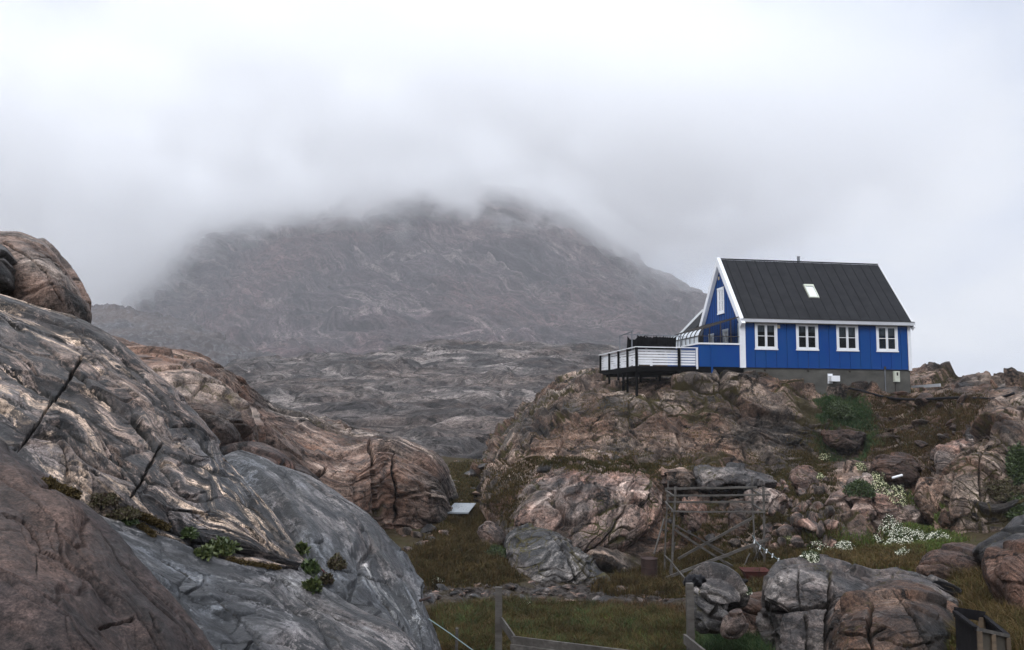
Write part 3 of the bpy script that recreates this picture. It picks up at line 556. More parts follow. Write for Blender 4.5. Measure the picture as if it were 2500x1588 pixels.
# knoll outcrops
kb = dict(amp=.22, wl=3.4, warp=.7, gain=.46, rib=.045, ribs=(.3, 2.4, .5), dip=-38, moss=.8, blocks=[((3.2, 1.3, 2.0), .42, .12, .04), ((1.2, .6, .9), .15, .05, .05), ((.45, .25, .35), .04, .015, .06)])
boulder('rock_outcrop', [(1180,1240),(1212,1180),(1240,1125),(1290,1094),(1370,1090),(1450,1098),(1530,1112),(1560,1150),(1550,1210),(1500,1270),(1440,1310),(1330,1310),(1230,1270)], 34, 3.4, 'pink', kb, 'pale pink jointed outcrop left of the wooden rack', 560, 400, .9, 3.2, sd=110)
boulder('rock_outcrop', [(1203,1270),(1240,1244),(1290,1240),(1345,1275),(1400,1325),(1440,1366),(1350,1395),(1255,1385),(1210,1350)], 29.3, 1.7, 'greyrock', dict(kb, dip=-15), 'low pale grey outcrop at the foot of the pink outcrop', 360, 240, .9, 2.4, sd=111, cracks=[([(1290,1245),(1330,1300),(1360,1380)], 5, .25), ([(1340,1300),(1400,1350)], 3, .15)])
boulder('boulder', [(1125,1240),(1150,1228),(1185,1250),(1192,1275),(1170,1290),(1140,1285)], 31, .6, 'pink', {}, 'small pale pink boulder at the left foot of the pink outcrop', 120, 80, sd=112)
boulder('rock_outcrop', [(1268,1095),(1300,1088),(1340,1098),(1330,1112),(1290,1115),(1262,1108)], 34.5, .7, 'greyrock', {}, 'small dark grey knob on the pink outcrop top', 120, 80, sd=113)
for (ol, D, T, lab, tl, k) in [
    ([(1955,1170),(1990,1148),(2003,1160),(2002,1220),(2000,1290),(1958,1284),(1950,1220)], 30.2, .8, 'left of three upright jointed slabs below the white flower clumps', .3, 0),
    ([(2002,1150),(2048,1146),(2056,1170),(2054,1230),(2050,1298),(2002,1296),(1999,1220)], 30, .9, 'tall middle one of three upright jointed slabs', .3, 1),
    ([(2056,1162),(2110,1158),(2122,1190),(2165,1210),(2160,1262),(2120,1285),(2056,1296),(2054,1220)], 30.2, 1.0, 'broad right one of three upright jointed slabs, stained brown', .3, 2),
    ([(1985,1135),(2010,1118),(2045,1122),(2055,1145),(2020,1152),(1985,1152)], 31.2, .6, 'rounded block on top of the upright slabs', .3, 3),
    ([(1860,1110),(1900,1100),(1925,1130),(1905,1180),(1880,1175),(1868,1150)], 33.5, .7, 'long leaning pink rock above the loose blocks', .5, 4),
    ([(1560,1112),(1610,1106),(1640,1125),(1630,1150),(1600,1150),(1570,1140)], 34, .8, 'brown block at the back left of the wooden rack', .5, 5),
    ([(1640,1105),(1720,1100),(1780,1112),(1830,1135),(1780,1150),(1700,1140),(1650,1150)], 34.2, 1.0, 'flat grey rock shelf behind the wooden rack', .8, 6),
    ([(1755,1160),(1810,1150),(1850,1175),(1840,1215),(1800,1240),(1765,1220)], 32.2, .8, 'pale slanted rock behind the right posts of the rack', .4, 7),
    ([(1720,1180),(1760,1190),(1780,1250),(1765,1280),(1725,1278),(1712,1230)], 31.7, .8, 'orange stained rock seen through the rack', .4, 8),
    ([(1610,1180),(1650,1175),(1665,1210),(1650,1250),(1615,1245),(1600,1210)], 32.2, .8, 'grey pink rock seen through the left of the rack', .4, 9),
    ([(1935,1020),(1990,1010),(2040,1022),(2030,1045),(1960,1050)], 40.4, .8, 'dark block in the grassy gully below the foundation', .4, 10),
    ([(2050,1090),(2100,1070),(2150,1080),(2165,1130),(2120,1150),(2070,1130)], 35.5, 1.4, 'dark broken rock in the brown gully below the house', .5, 11),
    ([(2160,1130),(2200,1120),(2232,1150),(2225,1200),(2215,1235),(2180,1225),(2155,1180)], 30, 1.0, 'brown rock at the foot of the dark crevice', .3, 12),
    ([(2200,1060),(2260,1040),(2300,1055),(2260,1110),(2215,1120)], 33, 1.2, 'pinkish rock block above the dark crevice', .5, 13),
    ([(2330,925),(2370,916),(2420,930),(2430,975),(2380,990),(2335,965)], 40, 1.2, 'smooth grey boulder at the right edge level with the house', .4, 14),
    ([(2270,1010),(2310,980),(2345,985),(2330,1040),(2290,1070),(2265,1045)], 36, 1.3, 'grey split rock above the tan cliff', .4, 15)]:
    boulder('rock_block', ol, D, T, ['pink', 'pink', 'pink', 'pink', 'pink', 'knoll', 'greyrock', 'pink', 'knoll', 'pink', 'rustrock', 'rustrock', 'knoll', 'pink', 'greyrock', 'greyrock'][k], dict(moss=.6, dip=[0, 0, 5, 10, 50, 30, 0, -40, 70, 60, 10, 10, 70, 40, 20, 60][k], amp=.06, blocks=[((1.3, .55, .9), .24, .06, .04), ((.5, .25, .35), .06, .02, .05)]), lab, 200, 140, tl, 3.0, sd=120+k)
boulder('cliff', [(2205,1265),(2212,1180),(2235,1110),(2290,1045),(2330,985),(2400,965),(2520,960),(2540,1260),(2380,1275),(2290,1280)], 31, 3, 'knoll', dict(kb, dip=65, amp=.4), 'tan and brown rock cliff at the right edge below the house', 460, 380, .5, 3., sd=140,
        cracks=[([(2240,1110),(2225,1180),(2230,1240)], 5, .5), ([(2330,1000),(2300,1090),(2310,1180),(2290,1260)], 4, .3)], cat='cliff')
boulder('boulder', [(2155,1335),(2180,1296),(2235,1288),(2300,1295),(2345,1325),(2352,1365),(2290,1385),(2195,1380)], 20.5, 1.3, 'rustrock', dict(amp=.25), 'dark brown broken boulder above the round black tub', 280, 180, .4, sd=141)
boulder('bedrock_slab', [(2285,1300),(2350,1255),(2408,1226),(2520,1180),(2540,1330),(2400,1350),(2310,1330)], 19.5, 1.8, 'greyrock', dict(amp=.2), 'pale grey tilted slab at the right edge under the cliff', 300, 180, 1.0, sd=142)
boulder('boulder', [(2335,1345),(2352,1300),(2400,1285),(2520,1270),(2540,1500),(2420,1490),(2385,1450),(2360,1400)], 15.5, 1.3, 'rustrock', dict(dip=65, amp=.25, rib=.08), 'rust brown ribbed rock at the right edge above the plank box', 300, 240, .3, sd=143)
lb = dict(amp=.13, wl=2.2, gain=.45, warp=.35, rib=.02, moss=.5, blocks=[((2.4, 1.0, 1.6), .26, .08, .035), ((.9, .5, .7), .07, .02, .04), ((.3, .2, .25), .015, .006, .05)])
boulder('boulder', [(1798,1400),(1835,1340),(1880,1328),(1950,1333),(2000,1352),(2052,1385),(2040,1430),(2000,1500),(1965,1600),(1840,1610),(1812,1490)], 17.2, 1.9, 'greyrock', dict(lb, dip=10), 'large grey jointed boulder left of centre in the lower right rock pile', 420, 340, .7, 3.2, sd=144, cracks=[([(1948,1340),(1955,1400),(1945,1460),(1950,1600)], 7, .5), ([(1812,1440),(1900,1432),(2040,1405)], 5, .3), ([(1880,1335),(1875,1400),(1885,1440)], 3, .15), ([(1895,1440),(1900,1600)], 4, .25)])
boulder('boulder', [(1955,1470),(1980,1435),(2045,1405),(2100,1390),(2180,1402),(2245,1440),(2285,1510),(2270,1640),(1990,1640),(1958,1560)], 14.6, 1.7, 'knoll', dict(lb, dip=-15), 'large brown cracked boulder beside the plank box in the lower right rock pile', 420, 340, .7, 3., sd=145, cracks=[([(2050,1410),(2040,1480),(2060,1560)], 5, .3), ([(1960,1490),(2050,1495),(2090,1470)], 4, .25), ([(1960,1535),(2060,1528)], 4, .25), ([(2110,1400),(2160,1470),(2200,1560)], 4, .25), ([(2060,1500),(2130,1520),(2200,1510)], 4, .2)])
boulder('bedrock_slab', [(2000,1345),(2060,1352),(2110,1350),(2180,1372),(2250,1410),(2320,1450),(2240,1462),(2100,1430),(2020,1400)], 17.6, 1.2, 'greyrock', dict(lb, dip=25), 'smooth grey slab sloping down to the right behind the two large boulders', 320, 200, 1.2, sd=146)
boulder('boulder', [(1626,1390),(1645,1358),(1692,1350),(1736,1378),(1742,1412),(1700,1440),(1738,1480),(1695,1505),(1640,1490),(1622,1440)], 16.2, .8, 'greyrock', dict(lb, dip=35), 'pale split boulder behind the right fence post', 240, 180, .5, 2.8, sd=147, cracks=[([(1640,1395),(1700,1430),(1740,1420)], 5, .3)])
boulder('boulder', [(1700,1408),(1760,1396),(1815,1398),(1835,1440),(1825,1520),(1740,1510),(1705,1450)], 18.6, 1.1, 'rustrock', dict(lb), 'low brownish grey rocks left of the large jointed boulder', 260, 200, .5, 3., sd=148)
boulder('boulder', [(1703,1460),(1738,1437),(1757,1468),(1735,1500),(1700,1495)], 15, .35, 'pink', {}, 'small pale rock in the grass at the foot of the split boulder', 120, 80, sd=149)
bpy.context.view_layer.update()
DG = bpy.context.evaluated_depsgraph_get()
def cast(px, py):
    d = P(px, py, 1.0); d = Vector(d).normalized()
    ok, loc, nor, _, ob, _ = SC.ray_cast(DG, Vector((0, 0, 0)), d)
    if ok and nor.dot(d) > 0: nor = -nor
    return (loc, nor, ob) if ok else (None, None, None)
def drop(x, y, z0=30):
    ok, loc, nor, _, ob, _ = SC.ray_cast(DG, Vector((x, y, z0)), Vector((0, 0, -1)))
    return (loc, nor, ob) if ok else (None, None, None)
# ---------------------------------------------------------------- mesh builder for made things
class MB:
    def __init__(s): s.v = []; s.f = []; s.m = []
    def quad(s, pts, mi=0):
        k = len(s.v); s.v += [tuple(p) for p in pts]; s.f.append(tuple(range(k, k+len(pts)))); s.m.append(mi)
    def hexa(s, c, mi=0):
        k = len(s.v); s.v += [tuple(p) for p in c]
        for f in ((0, 3, 2, 1), (4, 5, 6, 7), (0, 1, 5, 4), (1, 2, 6, 5), (2, 3, 7, 6), (3, 0, 4, 7)): s.f.append(tuple(k+i for i in f)); s.m.append(mi)
    def box(s, x0, x1, y0, y1, z0, z1, mi=0):
        s.hexa([(x0, y0, z0), (x1, y0, z0), (x1, y1, z0), (x0, y1, z0), (x0, y0, z1), (x1, y0, z1), (x1, y1, z1), (x0, y1, z1)], mi)
    def beam(s, a, b, w_, h_, up=(0, 0, 1), mi=0, jit=0):
        a, b = Vector(a), Vector(b); d = (b-a).normalized(); u = Vector(up)
        if abs(d.dot(u)) > .95: u = Vector((0, 1, 0))
        r = d.cross(u).normalized()*w_/2; t = r.cross(d).normalized()*h_/2
        j = lambda: Vector([random.uniform(-jit, jit) for _ in range(3)])
        s.hexa([a-r-t+j(), a+r-t+j(), a+r+t+j(), a-r+t+j(), b-r-t+j(), b+r-t+j(), b+r+t+j(), b-r+t+j()], mi)
    def tube(s, pts, r, n=8, mi=0, taper=1.):
        pts = [Vector(p) for p in pts]; k0 = len(s.v); pv = None
        for i, p in enumerate(pts):
            d = (pts[min(i+1, len(pts)-1)]-pts[max(i-1, 0)]).normalized(); u = Vector((0, 0, 1)) if abs(d.z) < .9 else Vector((1, 0, 0))
            a = d.cross(u).normalized(); b = d.cross(a); rr = r*(1+(taper-1)*i/max(1, len(pts)-1))
            for j in range(n):
                t = 2*math.pi*j/n; s.v.append(tuple(p+a*math.cos(t)*rr+b*math.sin(t)*rr))
        for i in range(len(pts)-1):
            for j in range(n): s.f.append((k0+i*n+j, k0+i*n+(j+1) % n, k0+(i+1)*n+(j+1) % n, k0+(i+1)*n+j)); s.m.append(mi)
        s.f.append(tuple(k0+j for j in range(n))[::-1]); s.m.append(mi)
        s.f.append(tuple(k0+(len(pts)-1)*n+j for j in range(n))); s.m.append(mi)
    def build(s, name, mats, parent=None, smooth=False, world=False):
        me = bpy.data.meshes.new(name); v = s.v
        if world and parent: iv = parent.matrix_basis.inverted(); v = [tuple(iv@Vector(p)) for p in v]
        me.from_pydata(v, [], s.f)
        for m in (mats if isinstance(mats, (list, tuple)) else [mats]): me.materials.append(m)
        me.polygons.foreach_set('material_index', s.m); me.polygons.foreach_set('use_smooth', [smooth]*len(s.f)); me.update()
        return link(name, me, parent)
def one(name, mt, parent, fn, **k):
    b = MB(); fn(b); return b.build(name, M[mt] if isinstance(mt, str) else [M[x] for x in mt], parent, **k)

# ---------------------------------------------------------------- the blue house (local frame: x along the front, y back, z up from the bottom of the blue boards)
HO, HY = Vector((12.952, 43.720, 2.033)), 0.139
HM = Matrix.Translation(HO)@Matrix.Rotation(HY, 4, 'Z')
def HW(x, y, z): return HM@Vector((x, y, z))
house = empty('house', HO, HY); tag(house, 'blue wooden house with steep black roof and white trim on top of the rock hill', 'house')
house.matrix_basis = HM
LX, HX, EZ, RZ, HWY = .12, 10.30, 2.66, 6.59, 3.046
wins = [(.82, 1.34), (3.30, 1.34), (5.77, 1.34), (8.24, 1.34)]; WZ0, WZ1 = 1.07, 2.52
b = MB()
xs = [LX+.14]
seams = [.82+.64*i for i in range(0, 16)]
edges = sorted(set([LX+.13]+[s for s in seams if s < HX-.1]+[HX-.1]))
for i, (x0, x1) in enumerate(zip(edges[:-1], edges[1:])):
    cuts = [x0, x1]+[c for wx, ww in wins for c in (wx+.06, wx+ww-.06) if x0 < c < x1]; cuts = sorted(cuts)
    for a, c in zip(cuts[:-1], cuts[1:]):
        mid = (a+c)/2; hole = any(wx+.06 < mid < wx+ww-.06 for wx, ww in wins)
        aa = a+(.013 if a == x0 else 0); cc = c-(.013 if c == x1 else 0)
        if hole: b.box(aa, cc, .10, .13, 0, WZ0+.06); b.box(aa, cc, .10, .13, WZ1-.06, EZ)
        else: b.box(aa, cc, .10, .13, 0, EZ)
for wx, ww in wins: pass
cuts = sorted([LX+.02, HX-.02]+[c for wx, ww in wins for c in (wx+.07, wx+ww-.07)])
for a, c in zip(cuts[:-1], cuts[1:]):
    mid = (a+c)/2; hole = any(wx+.07 < mid < wx+ww-.07 for wx, ww in wins)
    if hole: b.box(a, c, .132, .22, 0.01, WZ0+.07, 1); b.box(a, c, .132, .22, WZ1-.07, EZ, 1)
    else: b.box(a, c, .132, .22, 0.01, EZ, 1)
# gable wall facing left, with holes for its windows
YB = 2*HWY-.12
gw_ = [(2.55, .95, 3.40, 4.88), (2.05, .75, .35, 2.30), (4.2, .75, 1.0, 2.2)]        # y0, width, z0, z1
def gz(y): return EZ+(RZ-EZ)*(1-abs(y-HWY)/HWY)-.06
ys = sorted(set([.12]+[.12+.36*i for i in range(1, 17)]+[YB]+[c for g in gw_ for c in (g[0]+.05, g[0]+g[1]-.05)]+[HWY]))
for y0, y1 in zip(ys[:-1], ys[1:]):
    if y1-y0 < 1e-4: continue
    mid = (y0+y1)/2; zc = [0]; 
    for g in gw_:
        if g[0]+.05 < mid < g[0]+g[1]-.05: zc += [g[2]+.05, g[3]-.05]
    zc = sorted(zc); zc.append(None)
    for q in range(0, len(zc), 2):
        za = zc[q]; zb = zc[q+1]; t0, t1 = (zb, zb) if zb else (gz(y0), gz(y1))
        b.hexa([(LX-.0, y0, za), (LX+.12, y0, za), (LX+.12, y1, za), (LX-.0, y1, za), (LX-.0, y0, t0), (LX+.12, y0, t0), (LX+.12, y1, t1), (LX-.0, y1, t1)])
for i in range(1, 17):
    y = .12+.36*i
    if y > YB-.05: break
    segs = [0, gz(y)-.05]
    for g in gw_:
        if g[0]-.02 < y < g[0]+g[1]+.02: segs += [g[2], g[3]]
    segs = sorted(segs)
    for q in range(0, len(segs), 2): b.box(LX-.014, LX-.002, y-.02, y+.02, segs[q], segs[q+1], 1)
# right gable and back
b.hexa([(HX-.12, .15, 0), (HX, .15, 0), (HX, HWY, 0), (HX-.12, HWY, 0), (HX-.12, .15, EZ-.05), (HX, .15, EZ-.05), (HX, HWY, RZ-.12), (HX-.12, HWY, RZ-.12)])
b.hexa([(HX-.12, HWY, 0), (HX, HWY, 0), (HX, YB, 0), (HX-.12, YB, 0), (HX-.12, HWY, RZ-.12), (HX, HWY, RZ-.12), (HX, YB, EZ-.05), (HX-.12, YB, EZ-.05)])
b.box(LX+.12, HX-.12, YB-.12, YB, 0, EZ)
wall = b.build('wall', [M['blue'], M['blue_seam']], house)
one('room_lining', 'room', house, lambda b: (b.box(LX+.14, HX-.14, 2.9, 2.95, .02, 2.6), b.box(LX+.14, HX-.14, .24, 2.9, 2.60, 2.64), b.box(LX+.14, HX-.14, .24, 2.9, .0, .03)))
# roof: front and back slope, barge boards, fascia
sl = (RZ-EZ)/HWY; nrm = Vector((0, -sl, 1)).normalized()
def rp_(x, t, off=0.):            # point on the front slope; t=0 ridge, 1 eave
    return Vector((x, HWY*(1-t)-.0, RZ-(RZ-EZ)*t))+nrm*off
b = MB(); x0, x1 = .10, 10.42
for sg in (1, -1):
    def q(x, t, o):
        p = rp_(x, t, o)
        if sg < 0: p.y = 2*HWY-p.y
        return p
    T1 = 1.045
    b.hexa([q(x0, T1, 0), q(x1, T1, 0), q(x1, 0, 0), q(x0, 0, 0), q(x0, T1, .09), q(x1, T1, .09), q(x1, -.0, .09), q(x0, -.0, .09)])
for i in range(0, 17):
    x = x0+.32+.625*i+random.uniform(-.03, .03)
    if x > x1-.1: break
    b.beam(rp_(x, -.0, .093), rp_(x, 1.04, .093), .04, .012, up=nrm, mi=1)
b.beam((x0, HWY, RZ+.12), (x1, HWY, RZ+.12), .2, .04)
roof = b.build('roof', [M['felt'], M['felt_seam']], house)
one('chimney', ('steel', 'black'), roof, lambda b: (b.tube([(5.2, HWY+.05, RZ), (5.2, HWY+.05, RZ+.42)], .085, 14), b.tube([(5.2, HWY+.05, RZ+.42), (5.2, HWY+.05, RZ+.45)], .10, 14)))
sk = MB(); 
def skb(xa, xb, ta, tb, o0, o1, mi=0, B=None): (B or sk).hexa([rp_(xa, tb, o0), rp_(xb, tb, o0), rp_(xb, ta, o0), rp_(xa, ta, o0), rp_(xa, tb, o1), rp_(xb, tb, o1), rp_(xb, ta, o1), rp_(xa, ta, o1)], mi)
sx0, sx1, st0, st1 = 4.70, 5.32, .41, .63
skb(sx0, sx1, st0, st0+.03, .09, .19); skb(sx0, sx1, st1-.022, st1, .09, .17); skb(sx0, sx0+.07, st0+.03, st1-.022, .09, .18); skb(sx1-.07, sx1, st0+.03, st1-.022, .09, .18)
sky_ = sk.build('skylight', M['cream'], roof)
s2 = MB(); skb(sx0+.07, sx1-.07, st0+.03, st1-.022, .125, .14, 0, s2); s2.build('pane', mat('skylight_blind', col=(.66, .68, .7), rough=.2), sky_)
s3 = MB(); skb(sx0-.05, sx1+.05, st0-.012, st1+.012, .092, .10, 0, s3); s3.build('flashing', M['frame_dark'], sky_)
def barge(b, x0, x1, T=1.0):
    for sg in (1, -1):
        def q(x, t, o):
            p = rp_(x, t, o); p = Vector(p)
            if sg < 0: p.y = 2*HWY-p.y
            return p
        a = [q(x0, 1.07, -.20), q(x1, 1.07, -.20), q(x1, .0, -.20), q(x0, .0, -.20), q(x0, 1.07, .12), q(x1, 1.07, .12), q(x1, 0, .12), q(x0, 0, .12)]
        for k in (2, 3, 6, 7): a[k].y = HWY; 
        a[2].z = a[3].z = RZ-.33; a[6].z = a[7].z = RZ+.20
        b.hexa(a)
one('bargeboard', 'white', house, lambda b: barge(b, -.12, .098)); one('bargeboard', 'white', house, lambda b: barge(b, 10.422, 10.46))
one('fascia', 'greywhite', house, lambda b: (b.box(-.10, 10.52, -.20, .055, 2.52, 2.73)))
one('gutter', 'frame_dark', house, lambda b: b.box(.02, 10.5, -.22, -.16, 2.735, 2.765))
one('corner_board', 'white', house, lambda b: b.box(-.10, .24, .06, .098, -.03, 2.50)); one('corner_board', 'white', house, lambda b: b.box(-.10, .118, .10, .30, -.03, 2.50))
one('corner_board', 'white', house, lambda b: b.box(10.21, 10.40, .06, .098, -.06, 2.50)); one('corner_board', 'white', house, lambda b: b.box(10.32, 10.40, .10, .30, -.06, 2.50))
one('foundation', 'concrete', house, lambda b: b.box(LX+.04, HX+.02, .16, YB, -1.75, -.0))
one('foundation_ledge', 'blue_seam', house, lambda b: b.box(LX+.14, HX-.02, .105, .158, -.03, -.002))
def window(parent, wx, ww, z0, z1, wall='front', curt=.5, cols=2, rows=2, off=0.):
    """window in the front wall (or in the left gable wall)"""
    if wall == 'front': T = lambda x, y, z: (x, y, z)
    else: T = lambda x, y, z: (LX-.03+(y-.10)+.0, x, z)     # y axis of the frame turned onto the gable plane
    def bx(b, xa, xb, ya, yb, za, zb):
        c = [T(x, y, z) for z in (za, zb) for x, y in ((xa, ya), (xb, ya), (xb, yb), (xa, yb))]; b.hexa(c)
    win = MB(); fr = .10; x0, x1 = wx, wx+ww
    bx(win, x0, x0+fr, .065, .10, z0, z1); bx(win, x1-fr, x1, .065, .10, z0, z1); bx(win, x0-.02, x1+.02, .06, .10, z1, z1+.06); bx(win, x0-.03, x1+.03, .05, .10, z0-.07, z0); bx(win, x0+fr, x1-fr, .065, .10, z1-fr*.7, z1); bx(win, x0+fr, x1-fr, .065, .10, z0, z0+fr*.6)
    o = win.build('window', M['white'], parent)
    s = MB(); xa, xb, za, zb = x0+fr, x1-fr, z0+fr*.6, z1-fr*.7; sw = .06
    n = cols; wdt = (xb-xa)/n
    for i in range(n):
        p, q_ = xa+i*wdt+.008, xa+(i+1)*wdt-.008
        bx(s, p, p+sw, .085, .125, za, zb); bx(s, q_-sw, q_, .085, .125, za, zb); bx(s, p+sw, q_-sw, .085, .125, za, za+sw); bx(s, p+sw, q_-sw, .085, .125, zb-sw, zb)
        for k in range(1, rows): zz = za+(zb-za)*k/rows; bx(s, p+sw, q_-sw, .095, .12, zz-.018, zz+.018)
    s.build('sash', M['white'], o)
    g = MB(); bx(g, xa, xb, .112, .114, za, zb); g.build('pane', M['glass'], o)
    if curt > 0:
        c = MB(); zt = zb-(zb-za)*curt; nn = 14
        for i in range(nn):
            u0, u1 = xa+(xb-xa)*i/nn, xa+(xb-xa)*(i+1)/nn; d0, d1 = .24+.02*(i % 2), .24+.02*((i+1) % 2)
            c.quad([T(u0, d0, zt), T(u1, d1, zt), T(u1, d1, zb), T(u0, d0, zb)])
        c.build('curtain', M['curtain'], o)
    return o
for (wx, ww), cu in zip(wins, (.32, .3, .42, .38)): window(house, wx, ww, WZ0, WZ1, curt=cu)
window(house, 2.55, .95, 3.40, 4.88, 'gable', .0, 2, 2); window(house, 2.05, .75, .35, 2.30, 'gable', .0, 1, 1); window(house, 4.2, .75, 1.0, 2.2, 'gable', .3, 1, 1)
one('gable_lining', 'curtain', house, lambda b: (b.box(LX+.35, LX+.38, 2.3, 3.8, 2.7, 4.95), b.box(LX+.35, LX+.38, 1.0, 5.2, .1, 2.5)))
for (x, y, z, fr) in ((2.24, .09, 2.34, 1), (0, 2.0, 4.72, 0), (0, 3.3, 5.55, 0)):
    if fr: one('vent', 'beige', house, lambda b: (b.box(x-.09, x+.09, .06, .098, z-.10, z+.10), b.box(x-.06, x+.06, .054, .06, z-.07, z+.07)))
    else: one('vent', 'beige', house, lambda b: (b.box(LX-.05, LX-.004, y-.08, y+.08, z-.10, z+.10), b.box(LX-.056, LX-.05, y-.05, y+.05, z-.07, z+.07)))
mbx = one('meter_box', 'cream', house, lambda b: (b.box(9.24, 9.58, .02, .158, -.72, -.10), b.box(9.26, 9.56, .005, .02, -.70, -.12)))
one('display', 'frame_dark', mbx, lambda b: b.box(9.37, 9.47, -.002, .004, -.36, -.17))
vb = one('vent_box', 'white', house, lambda b: (b.hexa([(5.20, -.22, -.74), (5.72, -.22, -.74), (5.72, .158, -.74), (5.20, .158, -.74), (5.20, -.22, -.42), (5.72, -.22, -.42), (5.72, .158, -.42), (5.20, .158, -.42)]), b.box(5.18, 5.46, .10, .158, -.86, -.30)))
one('drain_pipe', 'steel', house, lambda b: b.tube([(8.72, .12, .12), (8.72, .12, -1.35)], .035, 10)); one('pipe_collar', 'frame_dark', house, lambda b: b.tube([(8.72, .10, .0), (8.72, .10, .16)], .07, 10))
for x in (1.4, 4.0, 6.55): one('wall_hook', 'frame_dark', house, lambda b: b.beam((x, .16, -.12), (x, .10, -.16), .09, .07))
one('conduit', 'frame_dark', mbx, lambda b: b.tube([(9.36, .13, -.72), (9.36, .13, -1.5)], .03, 8))
# rear wing with its own sloping roof, seen left of the gable
one('rear_wing', 'felt', house, lambda b: (b.hexa([(-.20, 7.0, .9), (1.5, 7.0, .9), (1.5, 9.0, .9), (-.20, 9.0, .9), (-.25, 7.0, 2.62), (1.37, 7.0, 4.24), (1.37, 9.0, 4.24), (-.25, 9.0, 2.62)])))
one('wing_bargeboard', 'white', house, lambda b: b.beam((-.40, 9.05, 2.53), (1.37, 9.05, 4.32), .07, .13, up=(0, 0, 1)))
# conservatory against the left gable
def ctop(x):                       # height of the glass roof at x (negative to the left)
    if x > -2.05: return 2.86+(x/2.05)*.70
    t = (-x-2.05)/.45; return 2.16-.62*(1-math.sqrt(max(0, 1-t*t)))-.0
cpx = [0., -.35, -.8, -1.25, -1.7, -2.05, -2.2, -2.33, -2.42, -2.48, -2.50]
cons = one('conservatory', 'blue', house, lambda b: (b.box(-2.48, -.11, .10, .16, 0, 1.25), b.box(-2.48, -2.42, .16, 5.4, 0, 1.25), b.box(-2.42, -.02, .16, 5.4, -.10, -.02)))
one('sill', 'white', cons, lambda b: (b.box(-2.54, -.10, .04, .17, 1.25, 1.34), b.box(-2.54, -2.40, .17, 5.4, 1.25, 1.34)))
one('pane', 'glass', cons, lambda b: [b.quad([(cpx[i], .125, 1.34), (cpx[i+1], .125, 1.34), (cpx[i+1], .125, max(1.35, ctop(cpx[i+1]))), (cpx[i], .125, ctop(cpx[i]))]) for i in range(len(cpx)-1)])
def ribs(b):
    for k in range(9):
        y = .12+k*.66
        for i in range(len(cpx)-1): b.beam((cpx[i], y, ctop(cpx[i])+.02), (cpx[i+1], y, ctop(cpx[i+1])+.02), .05, .06)
        b.beam((-2.50, y, 1.34), (-2.50, y, ctop(-2.50)+.02), .05, .05)
one('roof_frame', 'frame_dark', cons, lambda b: (ribs(b), [b.beam((x, .118, 1.34), (x, .118, ctop(x)), .045, .045) for x in (-.60, -1.20, -1.85)], b.beam((-2.48, .118, 1.72), (-.1, .118, 1.72), .04, .04), b.beam((-2.52, .1, 1.72), (-2.52, 5.4, 1.72), .04, .04)))
one('roof_sheet', 'opal', cons, lambda b: [b.quad([(cpx[i], .14, ctop(cpx[i])), (cpx[i+1], .14, ctop(cpx[i+1])), (cpx[i+1], 5.4, ctop(cpx[i+1])), (cpx[i], 5.4, ctop(cpx[i]))]) for i in range(1, len(cpx)-1)])
one('side_pane', 'opal', cons, lambda b: [b.box(-2.495, -2.485, .16+k*.66, .16+k*.66+.6, 1.34, 1.70) for k in range(8)])
one('support_post', 'blue', cons, lambda b: b.beam((-1.76, .07, -.55), (-1.76, .07, 1.24), .10, .06))
one('floor_joist', 'black', cons, lambda b: (b.box(-2.48, .0, .12, .2, -.32, -.0), b.box(-2.48, .1, .2, 5.4, -.30, -.10)))

# ---------------------------------------------------------------- deck
deck = empty('deck', HW(-6, .3, 0), HY); deck.matrix_basis = HM@Matrix.Translation((0, 0, 0)); tag(deck, 'raised wooden deck with white board railing and black posts left of the house', 'deck')
DX0, DX1, DY0, DY1 = -6.04, -2.50, .32, 8.3
fr_posts = [(DX0, -2.15), (-3.58, -.9)]
side_ys = [(2.1, -1.1), (4.0, -.95), (6.1, -.8), (DY1, -.8)]
for x, zb in fr_posts: one('post', 'black', deck, lambda b: b.beam((x, DY0, zb-.5), (x, DY0, 1.03), .13, .13))
for y, zb in side_ys: one('post', 'black', deck, lambda b: b.beam((DX0, y, zb-.5), (DX0, y, 1.03), .11, .11))
one('end_post', 'white', deck, lambda b: b.box(-2.60, -2.51, DY0-.1, DY0+.03, -.14, 1.06))
one('handrail', 'white', deck, lambda b: (b.box(DX0-.09, -2.5, DY0-.09, DY0+.09, 1.03, 1.075), b.box(DX0-.09, DX0+.09, DY0+.09, DY1+.08, 1.03, 1.075)))
for k in range(6):
    z0 = .93-.150*k; z1 = z0-.108
    one('rail_board', 'white', deck, lambda b: b.box(DX0+.07, -2.6, DY0+.07, DY0+.095, z1, z0))
    one('rail_board', 'white', deck, lambda b: [b.beam((DX0+.08, y0, (z0+z1)/2), (DX0+.08, y1, (z0+z1)/2+random.uniform(-.02, .02)),   .025, .108) for y0, y1 in zip([DY0+.1, 2.1, 4.0, 6.1], [2.1, 4.0, 6.1, DY1])])
one('rail_board', 'white', deck, lambda b: [b.box(DX0+.07, -2.5, DY1-.02, DY1+.0, .93-.148*k-.122, .93-.148*k) for k in range(6)])
one('floor', 'floorwood', deck, lambda b: [b.box(DX0+.02, -2.5, DY0+.02+.145*k, DY0+.15+.145*k, -.04, -.005) for k in range(55)])
